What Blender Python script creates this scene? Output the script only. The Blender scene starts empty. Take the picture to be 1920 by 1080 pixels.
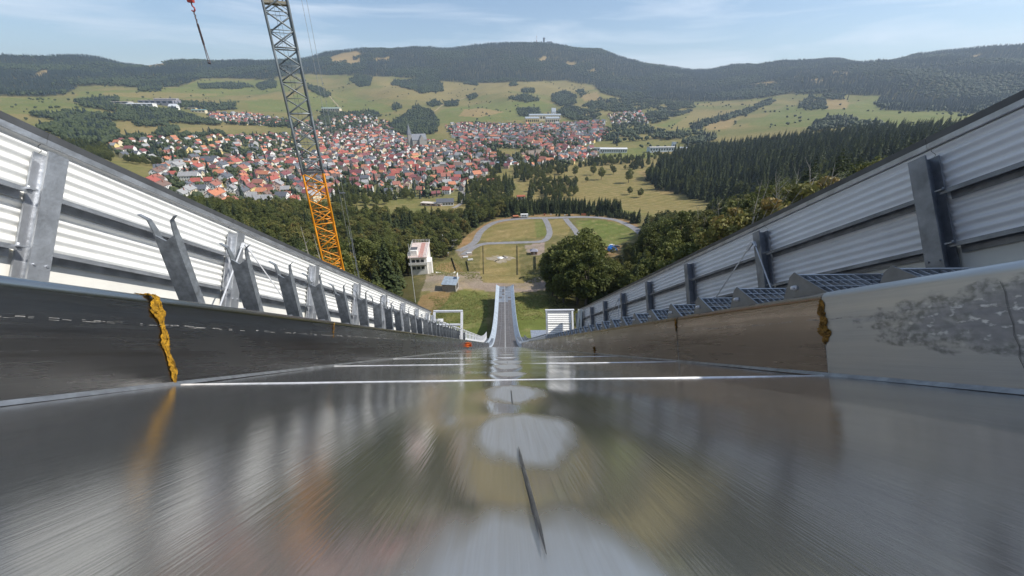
import bpy, math, random
import numpy as np
from mathutils import Vector, Matrix

random.seed(7)
rng = np.random.default_rng(7)
S = bpy.context.scene
COL = S.collection

# ------------------------------------------------------------------ camera, sky, sun, exposure
PITCH, YAW, FPX = math.radians(26.0), math.radians(1.2), 720.0
cam_d = bpy.data.cameras.new('camera')
cam_d.sensor_width = 36.0
cam_d.lens = 36.0 * FPX / 1920.0
cam_d.clip_start = 0.01
cam_d.clip_end = 20000
cam_d.dof.use_dof = True
cam_d.dof.focus_distance = 6.0
cam_d.dof.aperture_fstop = 26.0
cam = bpy.data.objects.new('camera', cam_d)
cam.rotation_euler = (math.pi / 2 - PITCH, 0, -YAW)
COL.objects.link(cam)
S.camera = cam

SUN_AZ, SUN_EL = math.radians(97), math.radians(46)      # azimuth clockwise from +Y
world = bpy.data.worlds.new('World')
S.world = world
world.use_nodes = True
wn, wl = world.node_tree.nodes, world.node_tree.links
wn.clear()
w_out = wn.new('ShaderNodeOutputWorld')
w_bg = wn.new('ShaderNodeBackground')
w_sky = wn.new('ShaderNodeTexSky')
w_sky.sky_type = 'NISHITA'
w_sky.sun_disc = False
w_sky.sun_elevation = SUN_EL
w_sky.sun_rotation = SUN_AZ
w_sky.altitude = 650
w_sky.air_density = 1.0
w_sky.dust_density = 1.0
w_sky.ozone_density = 1.6
w_tc = wn.new('ShaderNodeTexCoord')
w_map = wn.new('ShaderNodeMapping')
w_map.inputs['Scale'].default_value = (1.3, 1.6, 11.0)
w_map.inputs['Rotation'].default_value = (0.0, 0.06, 0.3)
w_noise = wn.new('ShaderNodeTexNoise')
w_noise.inputs['Scale'].default_value = 2.1
w_noise.inputs['Detail'].default_value = 6
w_noise.inputs['Roughness'].default_value = 0.55
w_noise.inputs['Distortion'].default_value = 0.5
w_ramp = wn.new('ShaderNodeValToRGB')
w_ramp.color_ramp.elements[0].position = 0.47
w_ramp.color_ramp.elements[1].position = 0.80
w_ramp.color_ramp.elements[1].color = (0.75, 0.75, 0.75, 1)
w_mix = wn.new('ShaderNodeMix')
w_mix.data_type = 'RGBA'
w_mix.inputs[7].default_value = (7.6, 8.1, 8.8, 1)
wl.new(w_tc.outputs['Generated'], w_map.inputs['Vector'])
wl.new(w_map.outputs['Vector'], w_noise.inputs['Vector'])
wl.new(w_noise.outputs['Fac'], w_ramp.inputs['Fac'])
wl.new(w_ramp.outputs['Color'], w_mix.inputs[0])
wl.new(w_sky.outputs['Color'], w_mix.inputs[6])
wl.new(w_mix.outputs[2], w_bg.inputs['Color'])
w_bg.inputs['Strength'].default_value = 0.11
wl.new(w_bg.outputs['Background'], w_out.inputs['Surface'])

sun_d = bpy.data.lights.new('sun', 'SUN')
sun_d.energy = 4.2
sun_d.angle = math.radians(0.53)
sun_d.color = (1.0, 0.95, 0.87)
sun = bpy.data.objects.new('sun', sun_d)
to_sun = Vector((math.sin(SUN_AZ) * math.cos(SUN_EL), math.cos(SUN_AZ) * math.cos(SUN_EL), math.sin(SUN_EL)))
sun.rotation_euler = to_sun.to_track_quat('Z', 'Y').to_euler()
sun.location = (0, 0, 300)
COL.objects.link(sun)

S.view_settings.view_transform = 'Standard'
S.view_settings.look = 'None'
S.view_settings.gamma = 1
S.view_settings.use_curve_mapping = False
S.view_settings.exposure = 0.42
S.cycles.volume_bounces = 0
S.cycles.max_bounces = 6
S.cycles.volume_max_steps = 64

# ------------------------------------------------------------------ materials
MATS = {}
def lin(c):
    return tuple(c) + (1.0,)

def mat(name, color, rough=0.7, metal=0.0, var=0.15, scale=4.0, bump=0.0, bump_scale=30.0, stretch=None, coord='Object', color2=None, spec=None):
    """principled surface with a noise mottling of its base colour and an optional fine relief"""
    if name in MATS:
        return MATS[name]
    m = bpy.data.materials.new(name)
    m.use_nodes = True
    n, l = m.node_tree.nodes, m.node_tree.links
    p = n['Principled BSDF']
    p.inputs['Roughness'].default_value = rough
    p.inputs['Metallic'].default_value = metal
    if spec is not None:
        p.inputs['Specular IOR Level'].default_value = spec
    tc = n.new('ShaderNodeTexCoord')
    mp = n.new('ShaderNodeMapping')
    if stretch:
        mp.inputs['Scale'].default_value = stretch
    l.new(tc.outputs[coord], mp.inputs['Vector'])
    no = n.new('ShaderNodeTexNoise')
    no.inputs['Scale'].default_value = scale
    no.inputs['Detail'].default_value = 5
    no.inputs['Roughness'].default_value = 0.6
    l.new(mp.outputs['Vector'], no.inputs['Vector'])
    mx = n.new('ShaderNodeMix')
    mx.data_type = 'RGBA'
    c2 = color2 if color2 else tuple(c * (1 - 2 * var) for c in color)
    c1 = color if color2 else tuple(min(1, c * (1 + var)) for c in color)
    mx.inputs[6].default_value = lin(c1)
    mx.inputs[7].default_value = lin(c2)
    mr = n.new('ShaderNodeMapRange')
    mr.inputs[1].default_value = 0.3
    mr.inputs[2].default_value = 0.7
    l.new(no.outputs['Fac'], mr.inputs[0])
    l.new(mr.outputs[0], mx.inputs[0])
    l.new(mx.outputs[2], p.inputs['Base Color'])
    if bump > 0:
        n2 = n.new('ShaderNodeTexNoise')
        n2.inputs['Scale'].default_value = bump_scale
        n2.inputs['Detail'].default_value = 3
        l.new(mp.outputs['Vector'], n2.inputs['Vector'])
        b = n.new('ShaderNodeBump')
        b.inputs['Strength'].default_value = bump
        b.inputs['Distance'].default_value = 0.02
        l.new(n2.outputs['Fac'], b.inputs['Height'])
        l.new(b.outputs['Normal'], p.inputs['Normal'])
    MATS[name] = m
    return m

def leaf_mat(name, c_dark, c_light, trans=0.25, autumn=None):
    """foliage: base colour varies leaf clump by leaf clump and tree by tree"""
    m = bpy.data.materials.new(name)
    m.use_nodes = True
    n, l = m.node_tree.nodes, m.node_tree.links
    p = n['Principled BSDF']
    p.inputs['Roughness'].default_value = 0.6
    p.inputs['Specular IOR Level'].default_value = 0.25
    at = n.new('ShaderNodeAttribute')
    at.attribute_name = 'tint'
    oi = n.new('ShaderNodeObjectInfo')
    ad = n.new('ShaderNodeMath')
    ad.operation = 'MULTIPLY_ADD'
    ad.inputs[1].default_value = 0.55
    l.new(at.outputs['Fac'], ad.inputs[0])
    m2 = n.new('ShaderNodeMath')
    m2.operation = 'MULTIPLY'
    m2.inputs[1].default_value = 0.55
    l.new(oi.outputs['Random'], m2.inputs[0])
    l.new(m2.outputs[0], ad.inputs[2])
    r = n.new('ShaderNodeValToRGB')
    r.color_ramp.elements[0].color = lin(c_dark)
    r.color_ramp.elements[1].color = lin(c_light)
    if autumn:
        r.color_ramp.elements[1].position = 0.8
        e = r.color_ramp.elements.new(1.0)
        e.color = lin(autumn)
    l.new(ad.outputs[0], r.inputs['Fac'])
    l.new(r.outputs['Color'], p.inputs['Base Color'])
    tr = n.new('ShaderNodeBsdfTranslucent')
    l.new(r.outputs['Color'], tr.inputs['Color'])
    mx = n.new('ShaderNodeMixShader')
    mx.inputs[0].default_value = trans
    l.new(p.outputs[0], mx.inputs[1])
    l.new(tr.outputs[0], mx.inputs[2])
    l.new(mx.outputs[0], n['Material Output'].inputs['Surface'])
    MATS[name] = m
    return m

# ------------------------------------------------------------------ object helpers
def props(o, label=None, cat=None, group=None, kind=None):
    if label: o['label'] = label
    if cat: o['category'] = cat
    if group: o['group'] = group
    if kind: o['kind'] = kind
    return o

def thing(name, label, cat, loc=(0, 0, 0), rotz=0.0, group=None):
    o = bpy.data.objects.new(name, None)
    o.empty_display_size = 0.5
    o.location = loc
    o.rotation_euler = (0, 0, rotz)
    COL.objects.link(o)
    return props(o, label, cat, group)

def inst(name, mesh, parent=None, M=None, mats=None):
    """an object using an existing mesh; M is its matrix in its parent's space"""
    o = bpy.data.objects.new(name, mesh)
    COL.objects.link(o)
    if parent: o.parent = parent
    if M is not None: o.matrix_local = M
    if mats:
        for k, mm in enumerate(mats):
            o.material_slots[k].link = 'OBJECT'
            o.material_slots[k].material = mm
    return o

class MB:
    """collects boxes, bars, tubes and sheets into one mesh"""
    def __init__(self):
        self.v, self.f, self.mi = [], [], []
    def add(self, vs, fs, mi=0):
        b = len(self.v)
        self.v += [tuple(p) for p in vs]
        self.f += [tuple(b + i for i in q) for q in fs]
        self.mi += [mi] * len(fs)
        return self
    def box(self, lo, hi, M=None, mi=0):
        x0, y0, z0 = lo; x1, y1, z1 = hi
        vs = [(x0,y0,z0),(x1,y0,z0),(x1,y1,z0),(x0,y1,z0),(x0,y0,z1),(x1,y0,z1),(x1,y1,z1),(x0,y1,z1)]
        if M is not None: vs = [M @ Vector(p) for p in vs]
        return self.add(vs, [(0,3,2,1),(4,5,6,7),(0,1,5,4),(1,2,6,5),(2,3,7,6),(3,0,4,7)], mi)
    def bar(self, p, q, w, h=None, up=(0, 0, 1), mi=0):
        h = h or w
        p, q = Vector(p), Vector(q)
        d = (q - p).normalized()
        u = Vector(up)
        s = d.cross(u)
        if s.length < 1e-4: s = d.cross(Vector((1, 0, 0)))
        s.normalize(); u = s.cross(d)
        c = [(-w/2,-h/2),(w/2,-h/2),(w/2,h/2),(-w/2,h/2)]
        vs = [p + s*a + u*b for a, b in c] + [q + s*a + u*b for a, b in c]
        return self.add(vs, [(0,1,2,3),(7,6,5,4),(0,4,5,1),(1,5,6,2),(2,6,7,3),(3,7,4,0)], mi)
    def tube(self, p, q, r, r2=None, n=8, mi=0, cap=True):
        r2 = r if r2 is None else r2
        p, q = Vector(p), Vector(q)
        d = (q - p).normalized()
        a = d.cross(Vector((0, 0, 1)))
        if a.length < 1e-3: a = Vector((1, 0, 0))
        a.normalize(); b = d.cross(a)
        vs = []
        for c, rr in ((p, r), (q, r2)):
            vs += [c + (a*math.cos(2*math.pi*k/n) + b*math.sin(2*math.pi*k/n))*rr for k in range(n)]
        fs = [(k, (k+1) % n, n+(k+1) % n, n+k) for k in range(n)]
        if cap: fs += [tuple(range(n))[::-1], tuple(range(n, 2*n))]
        return self.add(vs, fs, mi)
    def prism(self, prof, axis_a, axis_b, org, ext, mi=0):
        """closed profile [(a,b)] in the plane of two axes, extruded by ext"""
        A, B, O, E = Vector(axis_a), Vector(axis_b), Vector(org), Vector(ext)
        n = len(prof)
        vs = [O + A*a + B*b for a, b in prof] + [O + A*a + B*b + E for a, b in prof]
        fs = [(k, (k+1) % n, n+(k+1) % n, n+k) for k in range(n)] + [tuple(range(n))[::-1], tuple(range(n, 2*n))]
        return self.add(vs, fs, mi)
    def mesh(self, name, mats, smooth=False, loc=None):
        me = bpy.data.meshes.new(name)
        v = self.v
        if loc is not None:
            L = Vector(loc); v = [Vector(p) - L for p in v]
        me.from_pydata([tuple(p) for p in v], [], self.f)
        mats = mats if isinstance(mats, (list, tuple)) else [mats]
        for m in mats: me.materials.append(m)
        if len(mats) > 1: me.polygons.foreach_set('material_index', self.mi)
        if smooth: me.polygons.foreach_set('use_smooth', [True]*len(self.f))
        me.update()
        return me
    def build(self, name, mats, parent=None, smooth=False):
        """vertices given in world space; the parent must not be rotated"""
        loc = None
        if parent is not None:
            loc = Vector((0, 0, 0)); q = parent
            while q is not None:
                loc += q.location; q = q.parent
        o = bpy.data.objects.new(name, self.mesh(name, mats, smooth, loc))
        COL.objects.link(o)
        if parent is not None: o.parent = parent
        return o

def sheet_mesh(name, P, mats, smooth=True, closed=False):
    """P: (n, m, 3) array of points -> quad sheet"""
    n, m, _ = P.shape
    i = np.arange(n*m).reshape(n, m)
    q = np.stack([i[:-1, :-1], i[1:, :-1], i[1:, 1:], i[:-1, 1:]], -1).reshape(-1, 4)
    return np_mesh(name, P.reshape(-1, 3), q, mats, smooth)

def np_mesh(name, V, Q, mats, smooth=False, tint=None):
    me = bpy.data.meshes.new(name)
    k = Q.shape[1]
    me.vertices.add(len(V))
    me.vertices.foreach_set('co', np.asarray(V, np.float32).ravel())
    me.loops.add(Q.size)
    me.loops.foreach_set('vertex_index', Q.astype(np.int32).ravel())
    me.polygons.add(len(Q))
    me.polygons.foreach_set('loop_start', np.arange(0, Q.size, k, dtype=np.int32))
    me.polygons.foreach_set('loop_total', np.full(len(Q), k, np.int32))
    if smooth: me.polygons.foreach_set('use_smooth', np.ones(len(Q), bool))
    for m in (mats if isinstance(mats, (list, tuple)) else [mats]): me.materials.append(m)
    if tint is not None:
        a = me.attributes.new('tint', 'FLOAT', 'POINT')
        a.data.foreach_set('value', np.asarray(tint, np.float32))
    me.update(calc_edges=True)
    me.validate()
    return me

# ------------------------------------------------------------------ view geometry used to survey the land
RC = np.array(cam.rotation_euler.to_matrix())
def ray(px, py):
    px, py = np.asarray(px, float), np.asarray(py, float)
    d = np.stack([(px-960)/FPX, (540-py)/FPX, -np.ones_like(px)], -1)
    return d @ RC.T
def pixel(P):
    c = np.asarray(P, float) @ RC
    w = -c[..., 2]
    w = np.where(w > 1e-3, w, np.nan)
    return 960 + FPX*c[..., 0]/w, 540 - FPX*c[..., 1]/w, w

def pchip(x, y, xq):
    """monotone cubic along axis 0 of y"""
    x = np.asarray(x, float); h = np.diff(x); d = np.diff(y, axis=0)/h.reshape((-1,)+(1,)*(y.ndim-1))
    m = np.zeros_like(y)
    hh = h.reshape((-1,)+(1,)*(y.ndim-1))
    w1, w2 = 2*hh[1:]+hh[:-1], hh[1:]+2*hh[:-1]
    with np.errstate(divide='ignore', invalid='ignore'):
        mm = (w1+w2)/(w1/d[:-1]+w2/d[1:])
    m[1:-1] = np.where(d[:-1]*d[1:] > 0, mm, 0)
    m[0], m[-1] = d[0], d[-1]
    k = np.clip(np.searchsorted(x, xq)-1, 0, len(x)-2)
    t = ((xq-x[k])/h[k]).reshape((-1,)+(1,)*(y.ndim-1)); H = h[k].reshape(t.shape)
    return (1+2*t)*(1-t)**2*y[k] + t*(1-t)**2*H*m[k] + t*t*(3-2*t)*y[k+1] + t*t*(t-1)*H*m[k+1]

NEAR = {4: [(-60, -9), (60, -9)],
        30: [(-60, -30), (-30, -29), (0, -27.5), (30, -25), (60, -20)],
        60: [(-60, -47), (-30, -43), (-10, -36.4), (0, -35.7), (12, -35.5), (30, -32), (60, -22)],
        76: [(-60, -52), (-30, -48), (-10, -41.3), (0, -40), (12, -39.8), (30, -36), (60, -26)]}
ROWS = {90: [(420, 590), (700, 567), (780, 556), (960, 553), (1060, 551), (1300, 500), (1600, 440), (1900, 390)],
        106: [(420, 570), (700, 535), (790, 519), (960, 519), (1060, 520), (1300, 480), (1600, 420), (1900, 372)],
        128: [(420, 545), (700, 528), (790, 521), (960, 526), (1060, 520), (1300, 465), (1600, 405), (1900, 358)],
        160: [(420, 525), (700, 520), (790, 515), (960, 530), (1060, 515), (1300, 452), (1600, 392), (1900, 345)],
        198: [(420, 500), (700, 500), (800, 500), (860, 515), (960, 522), (1060, 505), (1150, 490), (1300, 442), (1600, 380), (1900, 335)],
        254: [(300, 455), (600, 455), (800, 462), (860, 462), (960, 458), (1060, 460), (1150, 462), (1300, 425), (1600, 362), (1900, 322)],
        318: [(300, 415), (600, 420), (800, 415), (860, 412), (960, 407), (1080, 407), (1180, 412), (1320, 408), (1600, 345), (1900, 312)],
        420: [(0, 395), (300, 388), (600, 393), (780, 390), (960, 384), (1140, 381), (1320, 380), (1600, 330), (1900, 300)],
        600: [(0, 322), (300, 330), (600, 345), (780, 340), (960, 332), (1140, 328), (1320, 325), (1600, 292), (1900, 272)],
        900: [(0, 262), (300, 283), (600, 297), (780, 293), (960, 286), (1140, 284), (1320, 284), (1600, 258), (1900, 247)],
        1300: [(0, 226), (300, 245), (600, 260), (780, 257), (960, 250), (1140, 246), (1320, 246), (1600, 228), (1900, 226)],
        1700: [(0, 204), (300, 212), (600, 228), (780, 227), (960, 223), (1140, 220), (1320, 223), (1600, 208), (1900, 211)],
        2100: [(0, 187), (300, 190), (600, 203), (780, 200), (960, 196), (1140, 197), (1320, 205), (1600, 190), (1760, 196), (1900, 192)],
        2500: [(0, 172), (300, 170), (600, 175), (780, 173), (960, 171), (1140, 179), (1320, 186), (1480, 172), (1600, 163), (1760, 150), (1900, 150)],
        2900: [(0, 150), (300, 152), (600, 155), (780, 151), (960, 152), (1140, 165), (1320, 168), (1480, 150), (1600, 140), (1760, 131), (1900, 130)],
        3400: [(0, 125), (300, 132), (500, 128), (600, 122), (780, 118), (960, 112), (1140, 125), (1240, 138), (1320, 142), (1480, 128), (1600, 124), (1760, 114), (1900, 108)],
        3900: [(0, 110), (60, 110), (120, 113), (190, 114), (240, 121), (300, 122), (400, 117), (500, 118), (560, 116), (615, 102), (680, 96), (760, 92), (850, 93),
               (885, 91), (930, 84), (1000, 83), (1050, 86), (1100, 93), (1160, 108), (1220, 122), (1290, 134), (1315, 135), (1400, 125), (1470, 117), (1560, 114), (1630, 125),
               (1700, 112), (1780, 100), (1850, 95), (1900, 93)]}
AZ = np.radians(np.concatenate([np.arange(-180, -64, 6), np.arange(-62, 62.01, 0.22), np.arange(65, 179, 6), [180]]))
RR = np.concatenate([np.linspace(4, 60, 29)[:-1], np.geomspace(60, 3900, 400), np.linspace(3960, 6400, 22)])
rows, zr = [], []
for r, pts in NEAR.items():
    rows.append(r); zr.append(np.interp(AZ, np.radians([a for a, _ in pts]), [z for _, z in pts]))
for r, pts in ROWS.items():
    d = ray([p[0] for p in pts], [p[1] for p in pts])
    az = np.arctan2(d[:, 0], d[:, 1]); z = d[:, 2]/np.hypot(d[:, 0], d[:, 1])*r
    ac = np.clip(AZ, az[0], az[-1])
    rows.append(r); zr.append(pchip(az, z, ac) if len(az) > 2 else np.interp(ac, az, z))
zlast = zr[-1]
rows += [4600, 6400]; zr += [zlast*0.82 - 60, zlast*0.4 - 150]
zr = np.array(zr)
ZG = pchip(np.array(rows, float), zr, RR)                      # (ring, azimuth)
# behind the camera the hillside goes on up
back = np.clip((np.abs(AZ) - math.radians(70))/math.radians(60), 0, 1)
back = back*back*(3-2*back)
zb = -8 + 40*(1-np.exp(-RR/150))
ZG = ZG*(1-back) + zb[:, None]*back
# relief
AA, RG = np.meshgrid(AZ, RR)
XG, YG = RG*np.sin(AA), RG*np.cos(AA)
def wob(x, y, L, sd):
    g = np.random.default_rng(sd); out = 0
    for k in range(7):
        a = g.uniform(0, 6.28); f = 6.28/L*g.uniform(0.6, 1.7)
        out = out + np.sin((x*math.cos(a)+y*math.sin(a))*f + g.uniform(0, 6.28))
    return out/7
far_w = np.clip((RG-1200)/1500, 0, 1)
ZG = ZG + wob(XG, YG, 420, 3)*24*far_w + wob(XG, YG, 170, 5)*8*far_w
FAZ0, FDZ = AZ[20], math.radians(0.22)
def ground(x, y):
    """ground height under world x, y"""
    x, y = np.asarray(x, float), np.asarray(y, float)
    az, r = np.arctan2(x, y), np.hypot(x, y)
    fa = np.interp(az, AZ, np.arange(len(AZ))); fr = np.interp(r, RR, np.arange(len(RR)))
    i = np.clip(fr.astype(int), 0, len(RR)-2); j = np.clip(fa.astype(int), 0, len(AZ)-2)
    u, v = fr-i, fa-j
    return (ZG[i, j]*(1-u)*(1-v)+ZG[i+1, j]*u*(1-v)+ZG[i, j+1]*(1-u)*v+ZG[i+1, j+1]*u*v)
def survey(px, py, rmin=62.0):
    """the point of the ground seen at a point of the view, and metres per view unit there"""
    d = ray(px, py); h = math.hypot(d[0], d[1]); rr = RR[RR > rmin]
    x, y = d[0]/h*rr, d[1]/h*rr
    dz = d[2]/h*rr - ground(x, y)
    k = np.argmax(dz <= 0) if (dz <= 0).any() else len(rr)-1
    r = rr[k]
    if k > 0 and dz[k] <= 0:
        t = dz[k-1]/(dz[k-1]-dz[k]); r = rr[k-1]+(rr[k]-rr[k-1])*t
    x, y = d[0]/h*r, d[1]/h*r
    return Vector((x, y, float(ground(x, y)))), r/h/FPX
def inpoly(px, py, poly):
    px, py = np.asarray(px, float), np.asarray(py, float); c = np.zeros(px.shape, bool)
    n = len(poly)
    for i in range(n):
        x1, y1 = poly[i]; x2, y2 = poly[(i+1) % n]
        if y1 == y2: continue
        c ^= ((y1 > py) != (y2 > py)) & (px < (x2-x1)*(py-y1)/(y2-y1)+x1)
    return c
# ------------------------------------------------------------------ the land
MTN = [(-700, -300), (2600, -300), (2600, 190), (1920, 190), (1830, 214), (1740, 210), (1655, 208), (1640, 196), (1655, 180), (1600, 178), (1540, 176), (1480, 176), (1430, 184), (1370, 188),
       (1300, 192), (1240, 188), (1170, 186), (1130, 176), (1112, 160), (1060, 152), (1010, 153), (960, 154), (900, 156), (850, 154), (800, 150), (770, 146), (700, 143), (640, 141), (600, 140),
       (560, 139), (500, 150), (440, 147), (380, 147), (335, 163), (250, 164), (190, 160), (150, 162), (120, 178), (80, 182), (0, 181), (-700, 181)]
CLEAR = [[(618, 108), (640, 100), (665, 96), (682, 100), (655, 114), (625, 118)], [(648, 115), (678, 110), (676, 120), (650, 121)], [(700, 110), (730, 107), (728, 112), (702, 114)],
         [(60, 146), (75, 133), (94, 132), (92, 140)], [(250, 124), (275, 116), (308, 119), (310, 124), (280, 127)],
         [(1008, 114), (1020, 104), (1026, 108), (1018, 118)], [(1060, 122), (1064, 115), (1082, 118), (1078, 124)], [(1100, 134), (1115, 128), (1118, 136)],
         [(1405, 158), (1450, 152), (1456, 157), (1410, 162)], [(1485, 143), (1530, 137), (1535, 141), (1490, 145)], [(1555, 142), (1562, 135), (1592, 136), (1590, 143)],
         [(1510, 151), (1535, 147), (1532, 152)], [(1800, 111), (1835, 101), (1845, 104), (1812, 113)], [(1520, 158), (1545, 148), (1548, 152)]]
LUSH = [[(0, 183), (90, 182), (180, 205), (170, 212), (0, 214)], [(140, 186), (150, 172), (330, 165), (380, 150), (420, 152), (560, 150), (540, 175), (380, 182), (220, 190)],
        [(460, 190), (560, 175), (600, 170), (650, 195), (640, 205), (560, 212), (470, 208)], [(640, 205), (660, 180), (720, 195), (760, 205), (700, 215)],
        [(800, 232), (830, 205), (900, 195), (960, 190), (1040, 205), (980, 225), (870, 228)], [(950, 200), (1000, 185), (1040, 196), (1010, 210)],
        [(1400, 235), (1470, 200), (1600, 195), (1640, 180), (1690, 190), (1820, 215), (1780, 238), (1560, 240)], [(1220, 235), (1300, 220), (1360, 228), (1300, 245)],
        [(1125, 285), (1200, 275), (1240, 290), (1200, 300), (1130, 295)], [(1080, 414), (1120, 412), (1160, 418), (1192, 432), (1190, 446), (1140, 462), (1105, 458), (1085, 440)],
        [(1000, 412), (1020, 411), (1027, 440), (1002, 446)], [(800, 600), (820, 570), (870, 540), (915, 545), (912, 640), (850, 640)], [(965, 640), (962, 548), (1062, 560), (1100, 600), (1100, 640)]]
DRY = [[(960, 318), (1010, 300), (1060, 310), (1130, 302), (1190, 298), (1260, 295), (1330, 330), (1340, 402), (1240, 404), (1200, 398), (1100, 384), (1000, 375), (965, 345)],
       [(740, 150), (860, 156), (980, 154), (1090, 156), (1118, 166), (1060, 178), (960, 170), (900, 180), (840, 190), (760, 188), (690, 180)],
       [(215, 235), (230, 222), (330, 240), (430, 235), (425, 248), (330, 252), (240, 262), (205, 262)], [(1250, 245), (1300, 210), (1380, 205), (1390, 225), (1320, 235)],
       [(800, 390), (870, 378), (880, 395), (820, 405)], [(900, 458), (972, 458), (977, 524), (900, 524)], [(895, 452), (908, 425), (940, 412), (1002, 411), (1006, 446), (940, 452)],
       [(1030, 412), (1055, 410), (1068, 425), (1066, 440), (1034, 440)], [(855, 460), (880, 440), (900, 430), (892, 452), (870, 468)], [(895, 524), (980, 524), (985, 532), (900, 534)],
       [(160, 176), (300, 172), (420, 178), (300, 186)], [(440, 188), (520, 172), (560, 172), (540, 186)]]
TAN = [[(870, 205), (905, 203), (945, 210), (900, 220), (860, 218)], [(1548, 185), (1590, 186), (1590, 204), (1550, 205)], [(1310, 232), (1330, 222), (1380, 225), (1370, 240), (1330, 244)],
       [(1195, 320), (1250, 318), (1300, 340), (1310, 360), (1240, 365)], [(1090, 178), (1120, 172), (1130, 188), (1095, 190)], [(225, 262), (250, 248), (330, 252), (320, 262)]]
DIRT = [[(780, 575), (790, 555), (815, 545), (845, 548), (838, 565), (810, 590), (785, 598)], [(856, 462), (880, 438), (905, 422), (930, 411), (975, 402), (1100, 398), (1150, 404), (1195, 420), (1205, 440), (1198, 440),
        (1175, 420), (1100, 404), (980, 407), (915, 425), (890, 450), (862, 470)], [(815, 505), (825, 495), (850, 490), (872, 510), (860, 514)], [(1120, 470), (1140, 462), (1165, 460), (1165, 480), (1130, 484)]]
GRAVEL = [[(780, 524), (806, 512), (860, 511), (898, 509), (906, 529), (980, 531), (1010, 518), (1062, 520), (1062, 542), (960, 549), (920, 547), (872, 541), (848, 548), (802, 546), (780, 548)],
          [(984, 460), (1020, 455), (1022, 475), (1000, 480), (986, 470)], [(853, 470), (888, 462), (885, 478), (865, 484)], [(978, 285), (1010, 276), (1020, 284), (1000, 292), (980, 292)]]
LEFTWOOD = [(250, 440), (330, 402), (430, 398), (520, 396), (600, 402), (660, 412), (760, 416), (830, 412), (870, 402), (920, 392), (960, 390), (950, 400), (905, 420), (880, 438), (858, 458), (852, 478), (832, 488),
            (800, 500), (798, 525), (790, 545), (782, 575), (770, 600), (700, 625), (500, 640), (200, 640), (100, 520)]
RIGHTWOOD = [(1030, 585), (1022, 540), (1030, 505), (1060, 488), (1110, 486), (1150, 482), (1175, 470), (1200, 445), (1212, 425), (1260, 415), (1330, 412), (1440, 385), (1560, 352), (1700, 330), (1900, 312), (2100, 330),
             (2200, 600), (1800, 720), (1300, 720), (1100, 660), (1060, 620)]
PINEWOOD = [(1232, 352), (1215, 338), (1240, 318), (1262, 300), (1300, 290), (1400, 278), (1500, 268), (1620, 258), (1800, 250), (2000, 245), (2000, 306), (1900, 304), (1700, 322), (1560, 345), (1440, 372), (1360, 382), (1310, 372), (1270, 362)]
HEDGE = [(895, 402), (960, 396), (1060, 394), (1090, 398), (1150, 398), (1195, 412), (1190, 417), (1140, 406), (1080, 402), (960, 402), (905, 408)]
TOWN_DENSE = [[(270, 350), (320, 312), (420, 300), (560, 292), (602, 292), (640, 330), (622, 372), (560, 388), (480, 388), (420, 396), (340, 376)],
              [(600, 262), (680, 237), (740, 250), (765, 266), (840, 268), (900, 275), (935, 300), (905, 338), (870, 352), (800, 356), (700, 352), (640, 340), (600, 330)],
              [(835, 238), (870, 232), (1000, 236), (1130, 228), (1142, 258), (1100, 272), (1010, 280), (900, 274), (850, 258)],
              [(1020, 277), (1110, 280), (1122, 300), (1062, 306), (1025, 296)], [(390, 214), (470, 215), (532, 226), (525, 236), (450, 234), (402, 224)]]
TOWN_LOOSE = [[(620, 226), (680, 214), (725, 228), (742, 248), (680, 250), (620, 246)], [(200, 272), (260, 264), (430, 256), (560, 252), (562, 292), (420, 300), (330, 308), (225, 298)], [(540, 232), (620, 226), (680, 250), (600, 262), (560, 255)], [(1030, 300), (1100, 300), (1060, 312)],
              [(900, 300), (1030, 290), (1020, 310), (940, 318)], [(620, 340), (860, 352), (880, 366), (800, 372), (640, 362)], [(1140, 215), (1200, 210), (1215, 232), (1150, 236)]]

PX, PY, PW = pixel(np.stack([XG, YG, ZG], -1))
ok = np.isfinite(PX) & (np.abs(AA) < 1.08)
PXc, PYc = np.where(ok, PX, 5000), np.where(ok, PY, 5000)
GR, LU, DR, TA, FO, TO, GV, DI = [np.array(c) for c in ((.185, .19, .062), (.165, .205, .055), (.32, .25, .105), (.42, .29, .14), (.05, .05, .022), (.175, .18, .095), (.37, .29, .265), (.40, .235, .13))]
LC = np.broadcast_to(GR, XG.shape + (3,)).copy()
LC[RG < 340] = np.array((.185, .165, .07))
fade = np.clip(wob(XG, YG, 260, 11)*1.5+.45, 0, 1)[..., None]
LC = np.where((RG > 420)[..., None], LC*(1-fade*.75)+DR*fade*.75, LC)
def paint(polys, col, mixw=1.0):
    for p in polys:
        m = inpoly(PXc, PYc, p) & ok
        LC[m] = LC[m]*(1-mixw)+col*mixw
paint([MTN], FO); paint(LUSH, LU, .85); paint(DRY, DR, .8); paint(TAN, TA, .9); paint(CLEAR, TA)
paint(TOWN_LOOSE, TO, .45); paint(TOWN_DENSE, TO, .95); paint(DIRT, DI, .85); paint(GRAVEL, GV)
paint([LEFTWOOD, RIGHTWOOD, PINEWOOD], FO, .9); paint([HEDGE], FO, .8)
LC[np.abs(AA) > 1.1] = FO

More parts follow.
